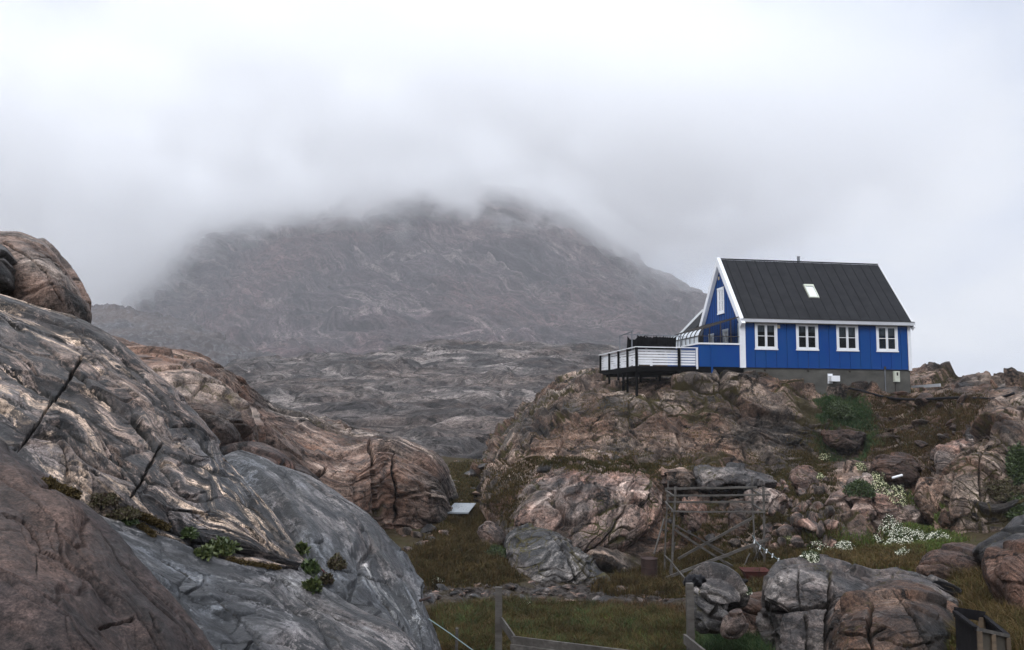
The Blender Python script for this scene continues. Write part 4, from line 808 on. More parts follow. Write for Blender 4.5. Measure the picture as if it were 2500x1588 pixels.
one('joist', 'black', deck, lambda b: (b.box(DX0-.02, -2.5, DY0-.05, DY0+.0, -.27, -.0), b.box(DX0-.055, DX0-.0, DY0, DY1, -.27, -.0), [b.box(-5.6+.6*k, -5.52+.6*k, DY0, DY1, -.24, -.04) for k in range(6)], b.box(DX0, -2.5, 3.2, 3.35, -.42, -.24), b.box(DX0, -2.5, 6.8, 6.95, -.42, -.24), b.box(DX0, -2.5, DY1, DY1+.05, -.27, -.0)))
for (x, y) in ((-4.9, 3.3), (-4.9, 6.9), (-3.7, 3.3), (-3.7, 6.9), (-2.7, 3.3), (-2.7, 6.9), (DX0+.1, 3.3)): one('support_post', 'black', deck, lambda b: b.beam((x, y, -2.2), (x, y, -.4), .12, .12))
for (x, y, w_, h_) in ((-5.0, 2.2, .55, .17), (-3.9, 2.4, .6, .2)):
    o = one('crate', 'palewood', None, lambda b: (b.box(-w_/2, w_/2, -.2, .2, .0, h_-.02), b.box(-w_/2-.015, w_/2+.015, -.215, .215, h_-.02, h_))); o.matrix_basis = HM@Matrix.Translation((x, y, -.003)); tag(o, 'low pale box on the deck floor, seen under the %s of the railing boards' % ('left half' if x < -4.5 else 'middle'), 'box')
# drying frame for clothes on the deck
cl = empty('clothesline', HW(-6, 2, 0), HY); cl.matrix_basis = HM; tag(cl, 'grey metal clothes drying frame standing on the deck', 'clothesline')
YL = 2.6
for y in (YL-.9, YL+1.6): one('pole', 'steel', cl, lambda b: b.tube([(-6.0+.12, y, -.0), (-6.0+.12, y, 2.02)], .036, 8))
one('cross_bar', 'steel', cl, lambda b: b.tube([(-5.88, YL-1.1, 2.04), (-5.88, YL+1.7, 1.98)], .036, 8))
for y in (YL-.6, YL): one('line', 'steel', cl, lambda b: b.tube([(-5.88+3.6*k/12, y, 1.86-.06*math.sin(math.pi*k/12)) for k in range(13)], .010, 6))
one('pole', 'steel', cl, lambda b: b.tube([(-2.72, YL-.2, 0.0), (-2.72, YL-.2, 1.97)], .036, 8)); one('top_bar', 'steel', cl, lambda b: b.tube([(-5.88, YL+.5, 1.99), (-2.3, YL+.5, 1.96)], .03, 8))
rg = random.Random(3)
def garment(x0, x1, L0, seed):
    b = MB(); nx, nz = 9, 10; r = random.Random(seed)
    zt = 2.12-r.uniform(0, .06); ph = r.uniform(0, 6); sl_ = r.uniform(-.25, .25); L0 = L0*r.uniform(.95, 1.25)
    sides = []
    for sd_ in (0, 1):
        k0 = len(b.v)
        for j in range(nz+1):
            for i in range(nx+1):
                u, v = i/nx, j/nz; x = x0+(x1-x0)*u*(1-.12*v)+.03*v*math.sin(ph+5*u)
                sag = (.06*math.sin(math.pi*u)**.7+.025*math.sin(13*u+ph))*(1-v)+(.12*math.sin(math.pi*u)*(seed in (0, 3, 7))*(1-v))
                z = zt-sag-v*(L0+sl_*u+.13*math.sin(ph+9*u))
                b.v.append((x, (.02+.05*v)*(1 if sd_ else -1)+.04*math.sin(ph+11*u+2*v)*v, z))
        for j in range(nz):
            for i in range(nx): q = k0+j*(nx+1)+i; b.f.append((q, q+1, q+nx+2, q+nx+1)); b.m.append(0)
    return b
gl = [(-5.84, -5.22, .80), (-5.36, -4.90, .74), (-5.02, -4.55, .80), (-4.74, -4.30, .76), (-4.42, -3.92, .80), (-4.08, -3.62, .74), (-3.74, -3.30, .80), (-3.44, -2.96, .78), (-3.06, -2.50, .84)]
nm = ['leftmost black garment on the clothesline, bunched up', None, None, None, None, None, None, None, 'rightmost black garment on the clothesline, hanging beside the glass roof']
for i, (a, c, l_) in enumerate(gl):
    a, c = -5.84+(a+5.84)*.865-.04, -5.84+(c+5.84)*.865+.05
    o = garment(a, c, l_, i).build('garment', M['cloth'], None, True); o.matrix_basis = HM@Matrix.Translation((0, YL-.6*(i % 2), -.26))
    tag(o, nm[i] or 'black wet garment pegged in the middle of the clothesline', 'clothing', 'clothes on the line')
    for x in (a+.06, c-.06): one('peg', 'steel', o, lambda b: b.box(x-.009, x+.009, -.015, .015, 2.06, 2.125))
# low white and black barrier right of the house
hr = empty('barrier', HW(10.6, 3, -1.3), 0); tag(hr, 'grey white horizontal beam on black posts just right of the foundation', 'railing')
p0, p1 = pt(2144, 911, 47.5), pt(2211, 906, 45.0)
one('beam', 'greywhite', hr, lambda b: b.beam(p0, p1, .06, .17), world=True)
one('post', 'black', hr, lambda b: b.beam(p0.lerp(p1, .32)+Vector((0, 0, -.8)), p0.lerp(p1, .32)+Vector((0, 0, -.06)), .14, .1), world=True)
# black hose over the rocks
pl = [(1995, 913), (2020, 918), (2050, 926), (2085, 935), (2115, 939), (2150, 940), (2200, 938), (2250, 936), (2300, 937), (2335, 938), (2365, 932), (2385, 925)]
hp = []
for x_, y_ in pl:
    l_, n_, ob = cast(x_, y_); hp.append(l_+Vector((0, -.10, .05)) if l_ else pt(x_, y_, 43))
hy = np.array([p.y for p in hp]); hy = np.convolve(np.pad(hy, 2, 'edge'), np.ones(5)/5, 'valid')
cc = cr(np.array([(a_, b_, y_) for (a_, b_), y_ in zip(pl, hy-.12)], float), np.linspace(0, 1, 60)); hp = P(cc[:, 0], cc[:, 1], cc[:, 2])
b = MB(); b.tube(hp, .065, 10); tag(b.build('hose', M['blackplastic'], None, True), 'thick black hose lying over the rocks from the house foundation to the right', 'hose')

# ---------------------------------------------------------------- things in the hollow
def Z3(x, y): return ((1600+x/3.824)/S, (1100+y/3.824)/S)
def z3(x, y, d): return pt(*Z3(x, y), d)
FD, BD = 27.6, 29.0
rack = empty('drying_rack', z3(560, 1150, 28.3)); tag(rack, 'tall grey wooden fish drying rack of crossed poles in the grass', 'rack')
rack.matrix_basis = Matrix.Translation(z3(560, 1150, 28.3))
def wb(nm, a, c, d0, d1=None, w_=.09, h_=.09, mt='oldwood', par=None):
    w_ *= .66; h_ *= .66
    d1 = d0 if d1 is None else d1
    A, B = z3(*a, d0), z3(*c, d1); n = 5; b = MB(); pts = [A.lerp(B, i/n) for i in range(n+1)]
    j = [Vector((random.uniform(-.012, .012), random.uniform(-.012, .012), random.uniform(-.012, .012))) for _ in pts]
    for i in range(n): b.beam(pts[i]+j[i], pts[i+1]+j[i+1]+(pts[i+1]-pts[i]).normalized()*.004, w_*random.uniform(.93, 1.0), h_*random.uniform(.93, 1.0))
    return b.build(nm, M[mt], par or rack, world=True)
wb('post', (188, 340), (150, 1165), FD, w_=.10, h_=.10); wb('post', (118, 285), (85, 1110), BD, w_=.085, h_=.085); wb('post', (1010, 335), (1016, 1160), FD, w_=.10, h_=.10); wb('post', (904, 250), (928, 1085), BD, w_=.09, h_=.09)
wb('post', (130, 1160), (182, 860), FD+.1, w_=.06)
wb('rail', (88, 360), (950, 345), BD-.06, w_=.10, h_=.11); wb('rail', (100, 425), (1072, 415), FD+.65, w_=.10, h_=.09); wb('rail', (95, 482), (905, 482), BD+.07, w_=.10, h_=.10); wb('rail', (150, 570), (1028, 576), FD-.09, w_=.08, h_=.07)
wb('cross_piece', (92, 478), (165, 560), BD, FD, .07, .07); wb('cross_piece', (912, 505), (1012, 566), BD, FD, .08, .08); wb('cross_piece', (912, 372), (1012, 428), BD, FD, .07, .07); wb('cross_piece', (95, 372), (180, 430), BD, FD, .07, .07)
wb('brace', (108, 1190), (1052, 832), FD-.12, FD-.10, .09, .14); wb('brace', (178, 740), (825, 1165), FD-.06, FD+.5, .10, .11); wb('brace', (185, 700), (620, 940), FD+.1, BD-.1, .08, .08)
wb('brace', (215, 1012), (905, 632), BD-.08, BD-.08, .09, .13); wb('brace', (480, 880), (860, 1100), BD+.1, BD+.1, .07, .07); wb('brace', (150, 1045), (272, 1195), FD-.25, FD-.7, .08, .08); wb('brace', (90, 985), (160, 1050), BD-.1, FD, .07, .07)
wb('brace', (1000, 880), (870, 1120), FD+.2, FD+.9, .06, .06); wb('brace', (935, 880), (1018, 1000), BD, FD, .06, .06); wb('brace', (1020, 1060), (975, 1130), FD, FD-.3, .07, .07); wb('brace', (905, 600), (965, 1120), BD, FD+.3, .05, .05); wb('brace', (880, 960), (820, 1100), FD+.6, FD+.2, .05, .05); wb('brace', (760, 800), (905, 905), BD+.15, BD, .05, .05); wb('brace', (600, 1010), (720, 1075), BD+.2, FD+.2, .05, .05); wb('post', (955, 860), (975, 1120), FD+.7, None, .05, .05)
lp = empty('pole', z3(10, 940, 28.6)); lp.matrix_basis = Matrix.Translation(z3(10, 940, 28.6)); 
bpy.data.objects.remove(lp)
b = MB(); b.beam(z3(-12, 965, 28.4), z3(82, 640, 29), .05, .05); tag(b.build('wooden_pole', M['oldwood'], None), 'thin pole leaning beside the left posts of the drying rack', 'pole')
b = MB(); rl = [(905, 790), (940, 850), (985, 900), (1035, 935), (1095, 980), (1150, 1022), (1205, 1065), (1215, 1085)]; rp3 = [z3(x_, y_, 27.2-.1*i) for i, (x_, y_) in enumerate(rl)]
b.tube(rp3, .012, 5); ro = b.build('cord', M['rope'], None); tag(ro, 'thin cord with white tags running down right of the drying rack', 'cord')
for x_, y_ in ((925, 850), (978, 905), (1038, 940), (1093, 982), (1148, 1025)):
    c_ = z3(x_, y_, 27.15); one('tag', 'white', ro, lambda b: b.beam(c_+Vector((.015, 0, .07)), c_+Vector((-.015, 0, -.07)), .04, .015))
# oil drum
bl = cast(1527, 1372)[0]; bz = ground_z(np.array([16*.0+P(1527, 1365, 28.2)[0]]), np.array([28.2]))[0]
bp = pt(1527, 1364, 28.2); bp.z = min(bp.z, bz+.1)-.10
drum = empty('oil_drum', bp); tag(drum, 'rusty brown oil drum standing in the grass left of the drying rack', 'barrel')
prof = [(.0, 0), (.285, 0), (.297, .012), (.297, .03), (.285, .04), (.285, .27), (.300, .285), (.285, .30), (.285, .57), (.300, .585), (.285, .60), (.285, .85), (.297, .86), (.297, .88), (.28, .885), (.275, .865), (0, .865)]
def lathe(b, prof, n=32, sq=1.):
    k0 = len(b.v)
    for r, z in prof:
        for j in range(n): t = 2*math.pi*j/n; b.v.append((r*math.cos(t), r*math.sin(t)*sq, z))
    for i in range(len(prof)-1):
        for j in range(n): b.f.append((k0+i*n+j, k0+i*n+(j+1) % n, k0+(i+1)*n+(j+1) % n, k0+(i+1)*n+j)); b.m.append(0)
dsh = one('shell', 'rust', drum, lambda b: lathe(b, prof)); one('bung', 'rust', drum, lambda b: b.tube([(.17, -.05, .866), (.17, -.05, .885)], .035, 12))
dsh.location = (0, 0, -.02); dsh.rotation_euler = (.02, -.015, .3)
# red tub / barrow tray
rb = z3(930, 1205, 25.6); tray = empty('barrow_tray', rb); tag(tray, 'faded dark red metal barrow tray lying at the foot of the drying rack', 'tub')
def traymesh(b):
    w0, w1, d0, d1, h = .26, .42, .16, .28, .30; t = .02
    o = [(-w0, -d0, 0), (w0, -d0, 0), (w0, d0, 0), (-w0, d0, 0)]; u = [(-w1, -d1, h), (w1, -d1, h), (w1, d1, h), (-w1, d1, h)]
    i_ = [(-w0+t, -d0+t, .03), (w0-t, -d0+t, .03), (w0-t, d0-t, .03), (-w0+t, d0-t, .03)]; j_ = [(-w1+t, -d1+t, h), (w1-t, -d1+t, h), (w1-t, d1-t, h), (-w1+t, d1-t, h)]
    for k in range(4):
        n = (k+1) % 4; b.quad([o[k], o[n], u[n], u[k]]); b.quad([j_[k], j_[n], i_[n], i_[k]]); b.quad([u[k], u[n], j_[n], j_[k]])
    b.quad(o[::-1]); b.quad(i_)
one('tray', 'redpaint', tray, traymesh); one('rim', 'redpaint', tray, lambda b: b.tube([(-.425, -.285, .305), (.425, -.285, .305), (.425, .285, .305), (-.425, .285, .305), (-.425, -.285, .305)], .014, 8)); one('bracket', 'rust', tray, lambda b: (b.beam((-.2, -.1, -.12), (.2, -.1, -.02), .04, .04), b.beam((.2, .1, -.12), (-.2, .1, -.02), .04, .04)))
# dark low bench plank with two white rods
bn = empty('plank_bench', z3(640, 1190, 25.0)); bn.matrix_basis = Matrix.Translation(z3(640, 1190, 25)); tag(bn, 'dark plank lying on blocks in front of the drying rack, with two white rods', 'bench')
one('plank', 'tarpaper', bn, lambda b: b.beam(z3(440, 1150, 25.2), z3(840, 1232, 24.4), .55, .06), world=True)
for k, (x_, y_) in enumerate(((470, 1175), (780, 1245))): one('block', 'oldwood', bn, lambda b: b.beam(z3(x_, y_, 25)+Vector((0, 0, -.45)), z3(x_, y_-12, 25), .3, .25), world=True)
for x_, t_, bo in ((448, 1075, 1150), (567, 1092, 1172)): one('rod', 'white', bn, lambda b: b.tube([z3(x_, bo, 25), z3(x_-1, t_, 25)], .012, 6), world=True)
# old fence in the front
def fpost(name, top, bot, D, w_, label):
    A, B = pt(*top, D), pt(*bot, D); B.z = -5.4; B.x = A.x+.02; b = MB()
    b.beam(B, A, w_, w_*.8, up=(0, 1, 0), jit=.004); 
    o = b.build(name, M['oldwood'], None); tag(o, label, 'post'); return o
fA = fpost('fence_post', (1172.5, 1381), (1172, 1540), 12.2, .105, 'weathered grey upright fence post standing alone in the grass'); fB = fpost('fence_post', (1621, 1372), (1621, 1540), 13.2, .115, 'dark grey upright post in front of the pale split boulder')
fn = empty('fence', pt(1340, 1530, 11)); fn.matrix_basis = Matrix.Translation(pt(1340, 1530, 11)); tag(fn, 'fallen grey plank fence at the bottom edge of the grass', 'fence')
def wbe(nm, a, c, w_, h_, up=(0, 0, 1)): b = MB(); b.beam(a, c, w_, h_, up=up, jit=.004); return b.build(nm, M['oldwood'], fn, world=True)
wbe('board', pt(1207, 1506, 11.4), pt(1560, 1552, 9.6), .03, .12); wbe('board', pt(1202, 1524, 11.4), pt(1560, 1574, 9.55), .035, .10); wbe('board', pt(1235, 1543, 11.35), pt(1560, 1596, 9.5), .03, .11)
wbe('side_board', pt(1180, 1462, 12.15), pt(1210, 1506, 11.45), .03, .13); wbe('stake', pt(1208, 1498, 11.43), pt(1208, 1640, 11.43), .06, .05)
b = MB(); b.beam(pt(1610, 1503, 13), pt(1680, 1560, 11.5), .04, .15); tag(b.build('fence_board', M['oldwood'], None), 'short grey board leaning from the foot of the dark grey post', 'board')
# black bundle on the rock behind the post
def lump(name, pts, r, mt, label, cat, sd=1, n=24, flat=1.):
    pts = [Vector(p) for p in pts]; b = MB(); m_ = 26
    for i in range(m_+1):
        t = i/m_; f = t*(len(pts)-1); k = min(int(f), len(pts)-2); c_ = pts[k].lerp(pts[k+1], f-k); d = (pts[-1]-pts[0]).normalized(); a = d.cross(Vector((0, 0, 1))).normalized(); e_ = a.cross(d)
        rr = r*max(.02, math.sqrt(max(0, 1-(2*t-1)**6)))
        for j in range(n):
            q = 2*math.pi*j/n; nn = 1+.22*math.sin(3*q+5*t*3+sd)+.12*math.sin(7*q-9*t*2)+.1*math.sin(23*t+q*2)
            b.v.append(tuple(c_+a*math.cos(q)*rr*nn+e_*math.sin(q)*rr*nn*flat))
    for i in range(m_):
        for j in range(n): b.f.append((i*n+j, i*n+(j+1) % n, (i+1)*n+(j+1) % n, (i+1)*n+j)); b.m.append(0)
    o = b.build(name, M[mt], None, True); tag(o, label, cat); return o
lump('plastic_bundle', [z3(292, 1232, 14.6), z3(360, 1222, 14.9), z3(440, 1200, 15.3)], .10, 'blackplastic', 'crumpled black plastic bundle lying on top of the dark grey post and boulder', 'bundle')
# plank box, lower right
bxo = empty('plank_box', pt(2305, 1530, 10.6)); bxo.matrix_basis = Matrix.Translation(pt(2305, 1530, 10.6)); tag(bxo, 'open dark wooden box with pale battens in the lower right corner', 'box')
def Z7(x, y, d): return pt((2250+x/6.428)/S, (1350+y/6.428)/S, d)
A_, B_, C_, E_ = Z7(520, 930, 11.4), Z7(868, 1195, 10.0), Z7(1345, 1300, 10.5), Z7(985, 1000, 11.9)     # top rim: back-left, front, right, back
dn = Vector((.0, .0, -.85))
def panel(nm, a, c, mt, dz=dn, off=0): return one(nm, mt, bxo, lambda b: b.hexa([a+dz, c+dz, c+dz+Vector((.012, .02, 0)), a+dz+Vector((.012, .02, 0)), a+Vector((0, 0, -.01)), c+Vector((0, 0, -.01)), c+Vector((.012, .02, -.01)), a+Vector((.012, .02, -.01))]), world=True)
panel('side_panel', A_, B_, 'tarpaper'); panel('side_panel', B_+Vector((0, .01, 0)), C_+Vector((0, .01, 0)), 'panel'); panel('side_panel', E_, C_, 'tarpaper'); 
one('side_panel', 'tarpaper', bxo, lambda b: b.beam(A_, E_, .03, .14), world=True)
for a, c in ((A_, B_), (B_, C_), (C_, E_)): one('rim', 'tarpaper' if a != B_ else 'oldwood', bxo, lambda b: b.beam(a, c, .06, .045), world=True)
for t in (.03, .47, .97): q_ = B_.lerp(C_, t)+Vector((-.0, -.03, -.02)); one('batten', 'palewood', bxo, lambda b: b.beam(q_, q_+Vector((0, 0, -.85)), .055, .03, up=(0, 1, 0)), world=True)
q_ = A_.lerp(E_, .82)+Vector((0, -.03, -.02)); one('batten', 'palewood', bxo, lambda b: b.beam(q_, q_+Vector((0, 0, -.7)), .07, .03, up=(0, 1, 0)), world=True)
q_ = A_.lerp(E_, .98)+Vector((0, -.04, -.02)); one('batten', 'palewood', bxo, lambda b: b.beam(q_, q_+Vector((0, 0, -.7)), .06, .03, up=(0, 1, 0)), world=True)
one('brace', 'tarpaper', bxo, lambda b: b.beam(A_+Vector((-.02, -.05, -.5)), B_+Vector((-.03, -.05, -.9)), .03, .06), world=True)
# round black tub
tc_ = pt(2221, 1398, 17.3); tb = one('round_tub', 'blackplastic', None, lambda b: lathe(b, [(0, 0), (.24, 0), (.27, .04), (.275, .26), (.285, .27), (.275, .28), (.26, .26), (.25, .05), (0, .04)], 36)); tb.location = tc_+Vector((0, 0, -.09)); tb.rotation_euler = (.2, .14, 0)
tag(tb, 'round black tub sunk in the grass right of the grey slab', 'tub')
# pale sheet on the ground of the gap
c_ = cast(1083, 1209)[0] or pt(1083, 1209, 37); sh = one('pale_sheet', 'paleboard', None, lambda b: (b.hexa([(-.62, -.9, 0), (.42, -.9, 0), (.66, .9, 0), (-.34, .9, 0), (-.62, -.9, .03), (.42, -.9, .03), (.66, .9, .03), (-.34, .9, .03)]), b.beam((-.6, -.92, .0), (.42, -.92, .0), .03, .07))); sh.location = c_+Vector((0, 0, .26)); sh.rotation_euler = (.10, .0, 0)
tag(sh, 'flat pale grey sheet lying in the grassy gap beside the rock domes', 'sheet')
# white scrap in the gully, rope, bar, little peg
c_ = cast(2105, 1130)[0]; o = one('white_pipe', 'white', None, lambda b: b.tube([(-.22, 0, .0), (.22, 0, .12)], .05, 10)); o.location = c_+Vector((0, -.2, .12)); tag(o, 'short white plastic pipe among the white flowers in the gully', 'pipe')
c_ = cast(2228, 963+165)[0]
def Z5(x, y): return ((500+x/2.601)/S, (1000+y/2.601)/S)
pr = [Z5(1420, 1330), Z5(1480, 1370), Z5(1560, 1425), Z5(1640, 1485), Z5(1710, 1535)]; b = MB(); b.tube([pt(x_, y_, d) for (x_, y_), d in zip(pr, (9.2, 9.1, 9.0, 8.9, 8.8))], .006, 6); tag(b.build('rope', M['rope'], None), 'thin pale blue rope hanging off the end of the long whaleback slab', 'rope')
b = MB(); b.tube([pt(*Z5(1366, 1214), 9.2), pt(*Z5(1432, 1195), 9.5)], .016, 6); tag(b.build('iron_bar', M['rust'], None), 'short dark iron bar sticking out of the pink end of the whaleback slab', 'bar')
c_ = pt(*Z5(1598, 1420), 15); b = MB(); b.beam(c_+Vector((0, 0, -.5)), c_+Vector((0.01, 0, .09)), .05, .05); tag(b.build('wooden_peg', M['oldwood'], None), 'small dark peg in the brown grass right of the rope', 'peg')

# ---------------------------------------------------------------- loose stones
rngs = random.Random(11)
meshes = []
for k in range(8):
    n, m_ = 28, 18; ph = np.linspace(-math.pi/2, math.pi/2, m_)[:, None]; th = np.linspace(0, 2*math.pi, n, endpoint=False)[None]
    G = np.stack([np.cos(ph)*np.cos(th), np.cos(ph)*np.sin(th), np.sin(ph)+0*th], -1)
    V = G.reshape(-1, 3); g_, rid, off = worley(V*1.1+k*7, 3); V = V*(1+.28*fbm(V*1.3+k*9, 4, k)[:, None]); 
    for q in range(7):                     # cut flat facets
        d = np.array([rngs.gauss(0, 1) for _ in range(3)]); d /= np.linalg.norm(d); h = rngs.uniform(.45, .7); e_ = np.maximum(V@d-h, 0); V = V-e_[:, None]*d
    V = V*np.array([1, rngs.uniform(.6, .9), rngs.uniform(.4, .7)])
    meshes.append((V, gridfaces(n, m_, True)))
smesh = {mt: [mesh_from('stone', V, f, M[mt], True, {'moss': np.zeros(len(V))}, {'fol': V*.4}) for V, f in meshes] for mt in ('greyrock', 'pink', 'knoll', 'rustrock')}
def stone(px, py, size, mt, label, group, sink=.35, flat=1., tall=1.):
    l_, n_, ob = cast(px, py)
    if l_ is None or l_.length > 60 or ob.name.split('.')[0] not in ('ground', 'rock_hill'): return None
    s_ = size*rngs.uniform(.7, 1.3); o = link('stone', rngs.choice(smesh[mt])); o.location = l_+Vector((0, 0, s_*(.3-sink)))
    o.scale = (s_, s_*rngs.uniform(.7, 1), s_*flat*rngs.uniform(.7, 1)*tall); o.rotation_euler = (rngs.uniform(-.4, .4), rngs.uniform(-.4, .4), rngs.uniform(0, 6.3)); tag(o, label, 'stone', group); return o
new = []
for k in range(110): stone(rngs.uniform(985, 1570), rngs.gauss(1400, 17), rngs.choice([.08, .12, .2, .32]), rngs.choice(['greyrock', 'pink', 'knoll']), 'loose grey stone on the bare stony strip across the hollow', 'stones on the stony strip', flat=.7)
for k in range(24): stone(rngs.uniform(1540, 1840), rngs.gauss(1415, 22), rngs.choice([.1, .16, .22]), rngs.choice(['greyrock', 'knoll', 'rustrock']), 'loose brown grey stone in the rubble below the oil drum and rack', 'stones below the rack', flat=.8)
for k in range(24): stone(rngs.uniform(930, 1060), rngs.uniform(1235, 1310), rngs.choice([.18, .28, .4]), rngs.choice(['pink', 'knoll', 'greyrock']), 'pinkish loose block at the foot of the rock domes', 'blocks below the domes')
for k in range(10): stone(rngs.uniform(1060, 1150), rngs.uniform(1085, 1180), rngs.choice([.25, .4, .6]), rngs.choice(['greyrock', 'knoll']), 'grey stone in the grassy gap between the rock domes and the hill', 'stones in the grassy gap')
for k in range(80):
    x_, y_ = rngs.uniform(1800, 1960), rngs.uniform(1120, 1290); stone(x_, y_, rngs.choice([.16, .22, .3, .42]), rngs.choice(['pink', 'pink', 'knoll']), 'pale upright block among the tufts between the rack and the jointed slabs', 'upright blocks in the tufts', .15, tall=1.7)
for k in range(36):
    x_, y_ = rngs.uniform(1560, 1830), rngs.uniform(1130, 1300); stone(x_, y_, rngs.choice([.15, .25, .38]), rngs.choice(['pink', 'knoll', 'greyrock']), 'pale loose block on the slope behind the drying rack', 'blocks behind the rack', .15, tall=1.2)
for k in range(34):
    x_, y_ = rngs.uniform(2060, 2330), rngs.uniform(930, 1150); stone(x_, y_, rngs.choice([.2, .3, .5]), rngs.choice(['rustrock', 'knoll', 'rustrock']), 'dark brown loose block in the gully right of the house', 'blocks in the gully', .1)
for k in range(26): stone(rngs.uniform(1040, 1600), rngs.uniform(1430, 1530), rngs.choice([.06, .1, .16]), rngs.choice(['greyrock', 'pink']), 'small stone half sunk in the grass in front of the stony strip', 'stones in the front grass', sink=.5)
for k in range(12): stone(rngs.uniform(2080, 2400), rngs.uniform(1320, 1480), rngs.choice([.12, .2, .3]), rngs.choice(['rustrock', 'greyrock']), 'brownish stone in the grass around the black tub', 'stones around the black tub')

# ---------------------------------------------------------------- plants
def inpoly(x, y, poly):
    c = False; j = len(poly)-1
    for i in range(len(poly)):
        if (poly[i][1] > y) != (poly[j][1] > y) and x < (poly[j][0]-poly[i][0])*(y-poly[i][1])/(poly[j][1]-poly[i][1])+poly[i][0]: c = not c
        j = i
    return c
GR = np.random.default_rng(5)
PAL = {'brown': [(.066, .048, .022), (.088, .066, .030), (.050, .040, .018), (.050, .052, .022)], 'green': [(.075, .130, .032), (.100, .155, .040), (.110, .115, .040)], 'dull': [(.040, .048, .018), (.060, .056, .022), (.080, .060, .026)],
       'ochre': [(.125, .092, .042), (.090, .066, .030), (.070, .055, .024), (.06, .064, .024)], 'deep': [(.035, .080, .035), (.050, .100, .042), (.075, .105, .045)], 'rusty': [(.095, .060, .034), (.070, .046, .026), (.055, .046, .022)]}
def blades(name, base, h, wd, pal, label=None, lean=.5):
    """base (k,3) points; one mesh of curved blades"""
    k = len(base); 
    if k == 0: return None
    th = GR.uniform(0, 6.283, k); L_ = GR.normal(0, lean, (k, 2)); hh = h*GR.uniform(.45, 1.25, k)
    d = np.stack([np.cos(th), np.sin(th), 0*th], 1); ln = np.stack([L_[:, 0], L_[:, 1], 0*th], 1)*hh[:, None]
    z = np.zeros((k, 3)); z[:, 2] = hh; w2 = (wd*GR.uniform(.6, 1.3, k))[:, None]*d/2
    mid = base+ln*.3+z*.6; tip = base+ln+z*(1-.25*np.linalg.norm(L_, axis=1, keepdims=True).clip(0, 1)); b0 = base-np.array([0, 0, .04])
    V = np.stack([b0-w2, b0+w2, mid+w2*.8, mid-w2*.8, tip+w2*.15, tip-w2*.15], 1).reshape(-1, 3)
    i = np.arange(k)[:, None]*6; F_ = np.concatenate([i+np.array([[0, 1, 2, 3]]), i+np.array([[3, 2, 4, 5]])], 1).reshape(-1, 4)
    me = mesh_from(name, V, F_, M['blade'], False)
    pc = np.array(pal)[GR.integers(0, len(pal), k)]*GR.uniform(.45, 1.05, (k, 1))*np.array([1.14, 1.02, .98])*(1+.6*fbm(base/1.1, 3, 66)[:, None]); col = np.repeat(np.c_[pc, np.ones(k)], 6, 0).astype(np.float32)
    at = me.attributes.new('col', 'FLOAT_COLOR', 'POINT'); at.data.foreach_set('color', col.ravel())
    return link(name, me)
def patch(poly, nseed, per, spread, h, wd, pal, keep=.5, dens=None, only=None):
    """clumps: nseed seeds found on the rock/ground in this area, per blades around each, dropped onto the surface"""
    xs_, ys_ = [p[0] for p in poly], [p[1] for p in poly]; out = []; r = GR
    tries = 0; c = 0
    while c < nseed and tries < nseed*6:
        tries += 1; x, y = r.uniform(min(xs_), max(xs_)), r.uniform(min(ys_), max(ys_))
        if not inpoly(x, y, poly): continue
        l_, n_, ob = cast(x, y)
        if l_ is None or n_.z < keep or l_.length > 90 or (only and ob.name.split('.')[0] not in only): continue
        if ob.name.split('.')[0] not in ('ground', 'rock_hill', 'bedrock_slab', 'rock_outcrop', 'rock_block', 'stone', 'rock_dome', 'boulder', 'cliff'): continue
        c += 1; o = r.normal(0, spread, (per, 2)); s_ = []
        for dx, dy in o:
            ok, l2, n2, _, ob2, _ = SC.ray_cast(DG, Vector((l_.x+dx, l_.y+dy, l_.z+.5)), Vector((0, 0, -1)), distance=1.3)
            if ok and abs(n2.z) > max(.3, keep*.8) and ob2.name.split('.')[0] in (only or ('ground', 'rock_hill')): s_.append(tuple(l2))
        if s_: out.append(np.array(s_))
    return np.concatenate(out) if out else np.zeros((0, 3))
grassparts = []
def G_(poly, ns, per, spread, h, wd, pal, keep=.5, only=None, lean=.5): 
    b_ = patch(poly, ns, per, spread, h, wd, pal, keep, only=only or (('ground',) if poly[0][1] > 1295 or poly is hollow else None)); h = h*.8; grassparts.append((b_, h, wd, PAL[pal], lean))
hollow = [(975,1300),(1040,1240),(1090,1190),(1130,1200),(1200,1290),(1210,1370),(1100,1375),(1000,1380)]
G_(hollow, 1500, 22, .22, .16, .022, 'brown', .5); G_(hollow, 500, 22, .2, .13, .022, 'dull', .5)
G_([(1045,1240),(1060,1090),(1150,1080),(1140,1180),(1090,1200)], 500, 14, .35, .16, .04, 'dull', .5); G_([(1045,1240),(1060,1090),(1150,1080),(1140,1180),(1090,1200)], 300, 14, .35, .14, .04, 'ochre', .5)
fr1 = [(1020,1440),(1200,1420),(1400,1435),(1560,1450),(1625,1470),(1650,1560),(1050,1560)]
G_(fr1, 2600, 26, .14, .17, .014, 'brown', .5); G_([(1250,1480),(1400,1470),(1610,1490),(1620,1560),(1300,1560),(1100,1560)], 2300, 26, .12, .15, .014, 'green', .5); G_([(1020,1440),(1300,1430),(1300,1500),(1060,1530)], 900, 26, .12, .22, .013, 'dull', .5); G_([(1380,1420),(1600,1430),(1600,1480),(1400,1480)], 500, 24, .12, .2, .014, 'rusty', .5)
G_([(1420,1330),(1560,1290),(1620,1300),(1600,1400),(1440,1400)], 700, 22, .2, .20, .02, 'brown', .4); G_([(1560,1300),(1840,1290),(1840,1400),(1580,1400)], 1100, 22, .2, .2, .02, 'dull', .4); G_([(1560,1340),(1860,1330),(1860,1390),(1560,1400)], 350, 22, .2, .22, .02, 'ochre', .4)
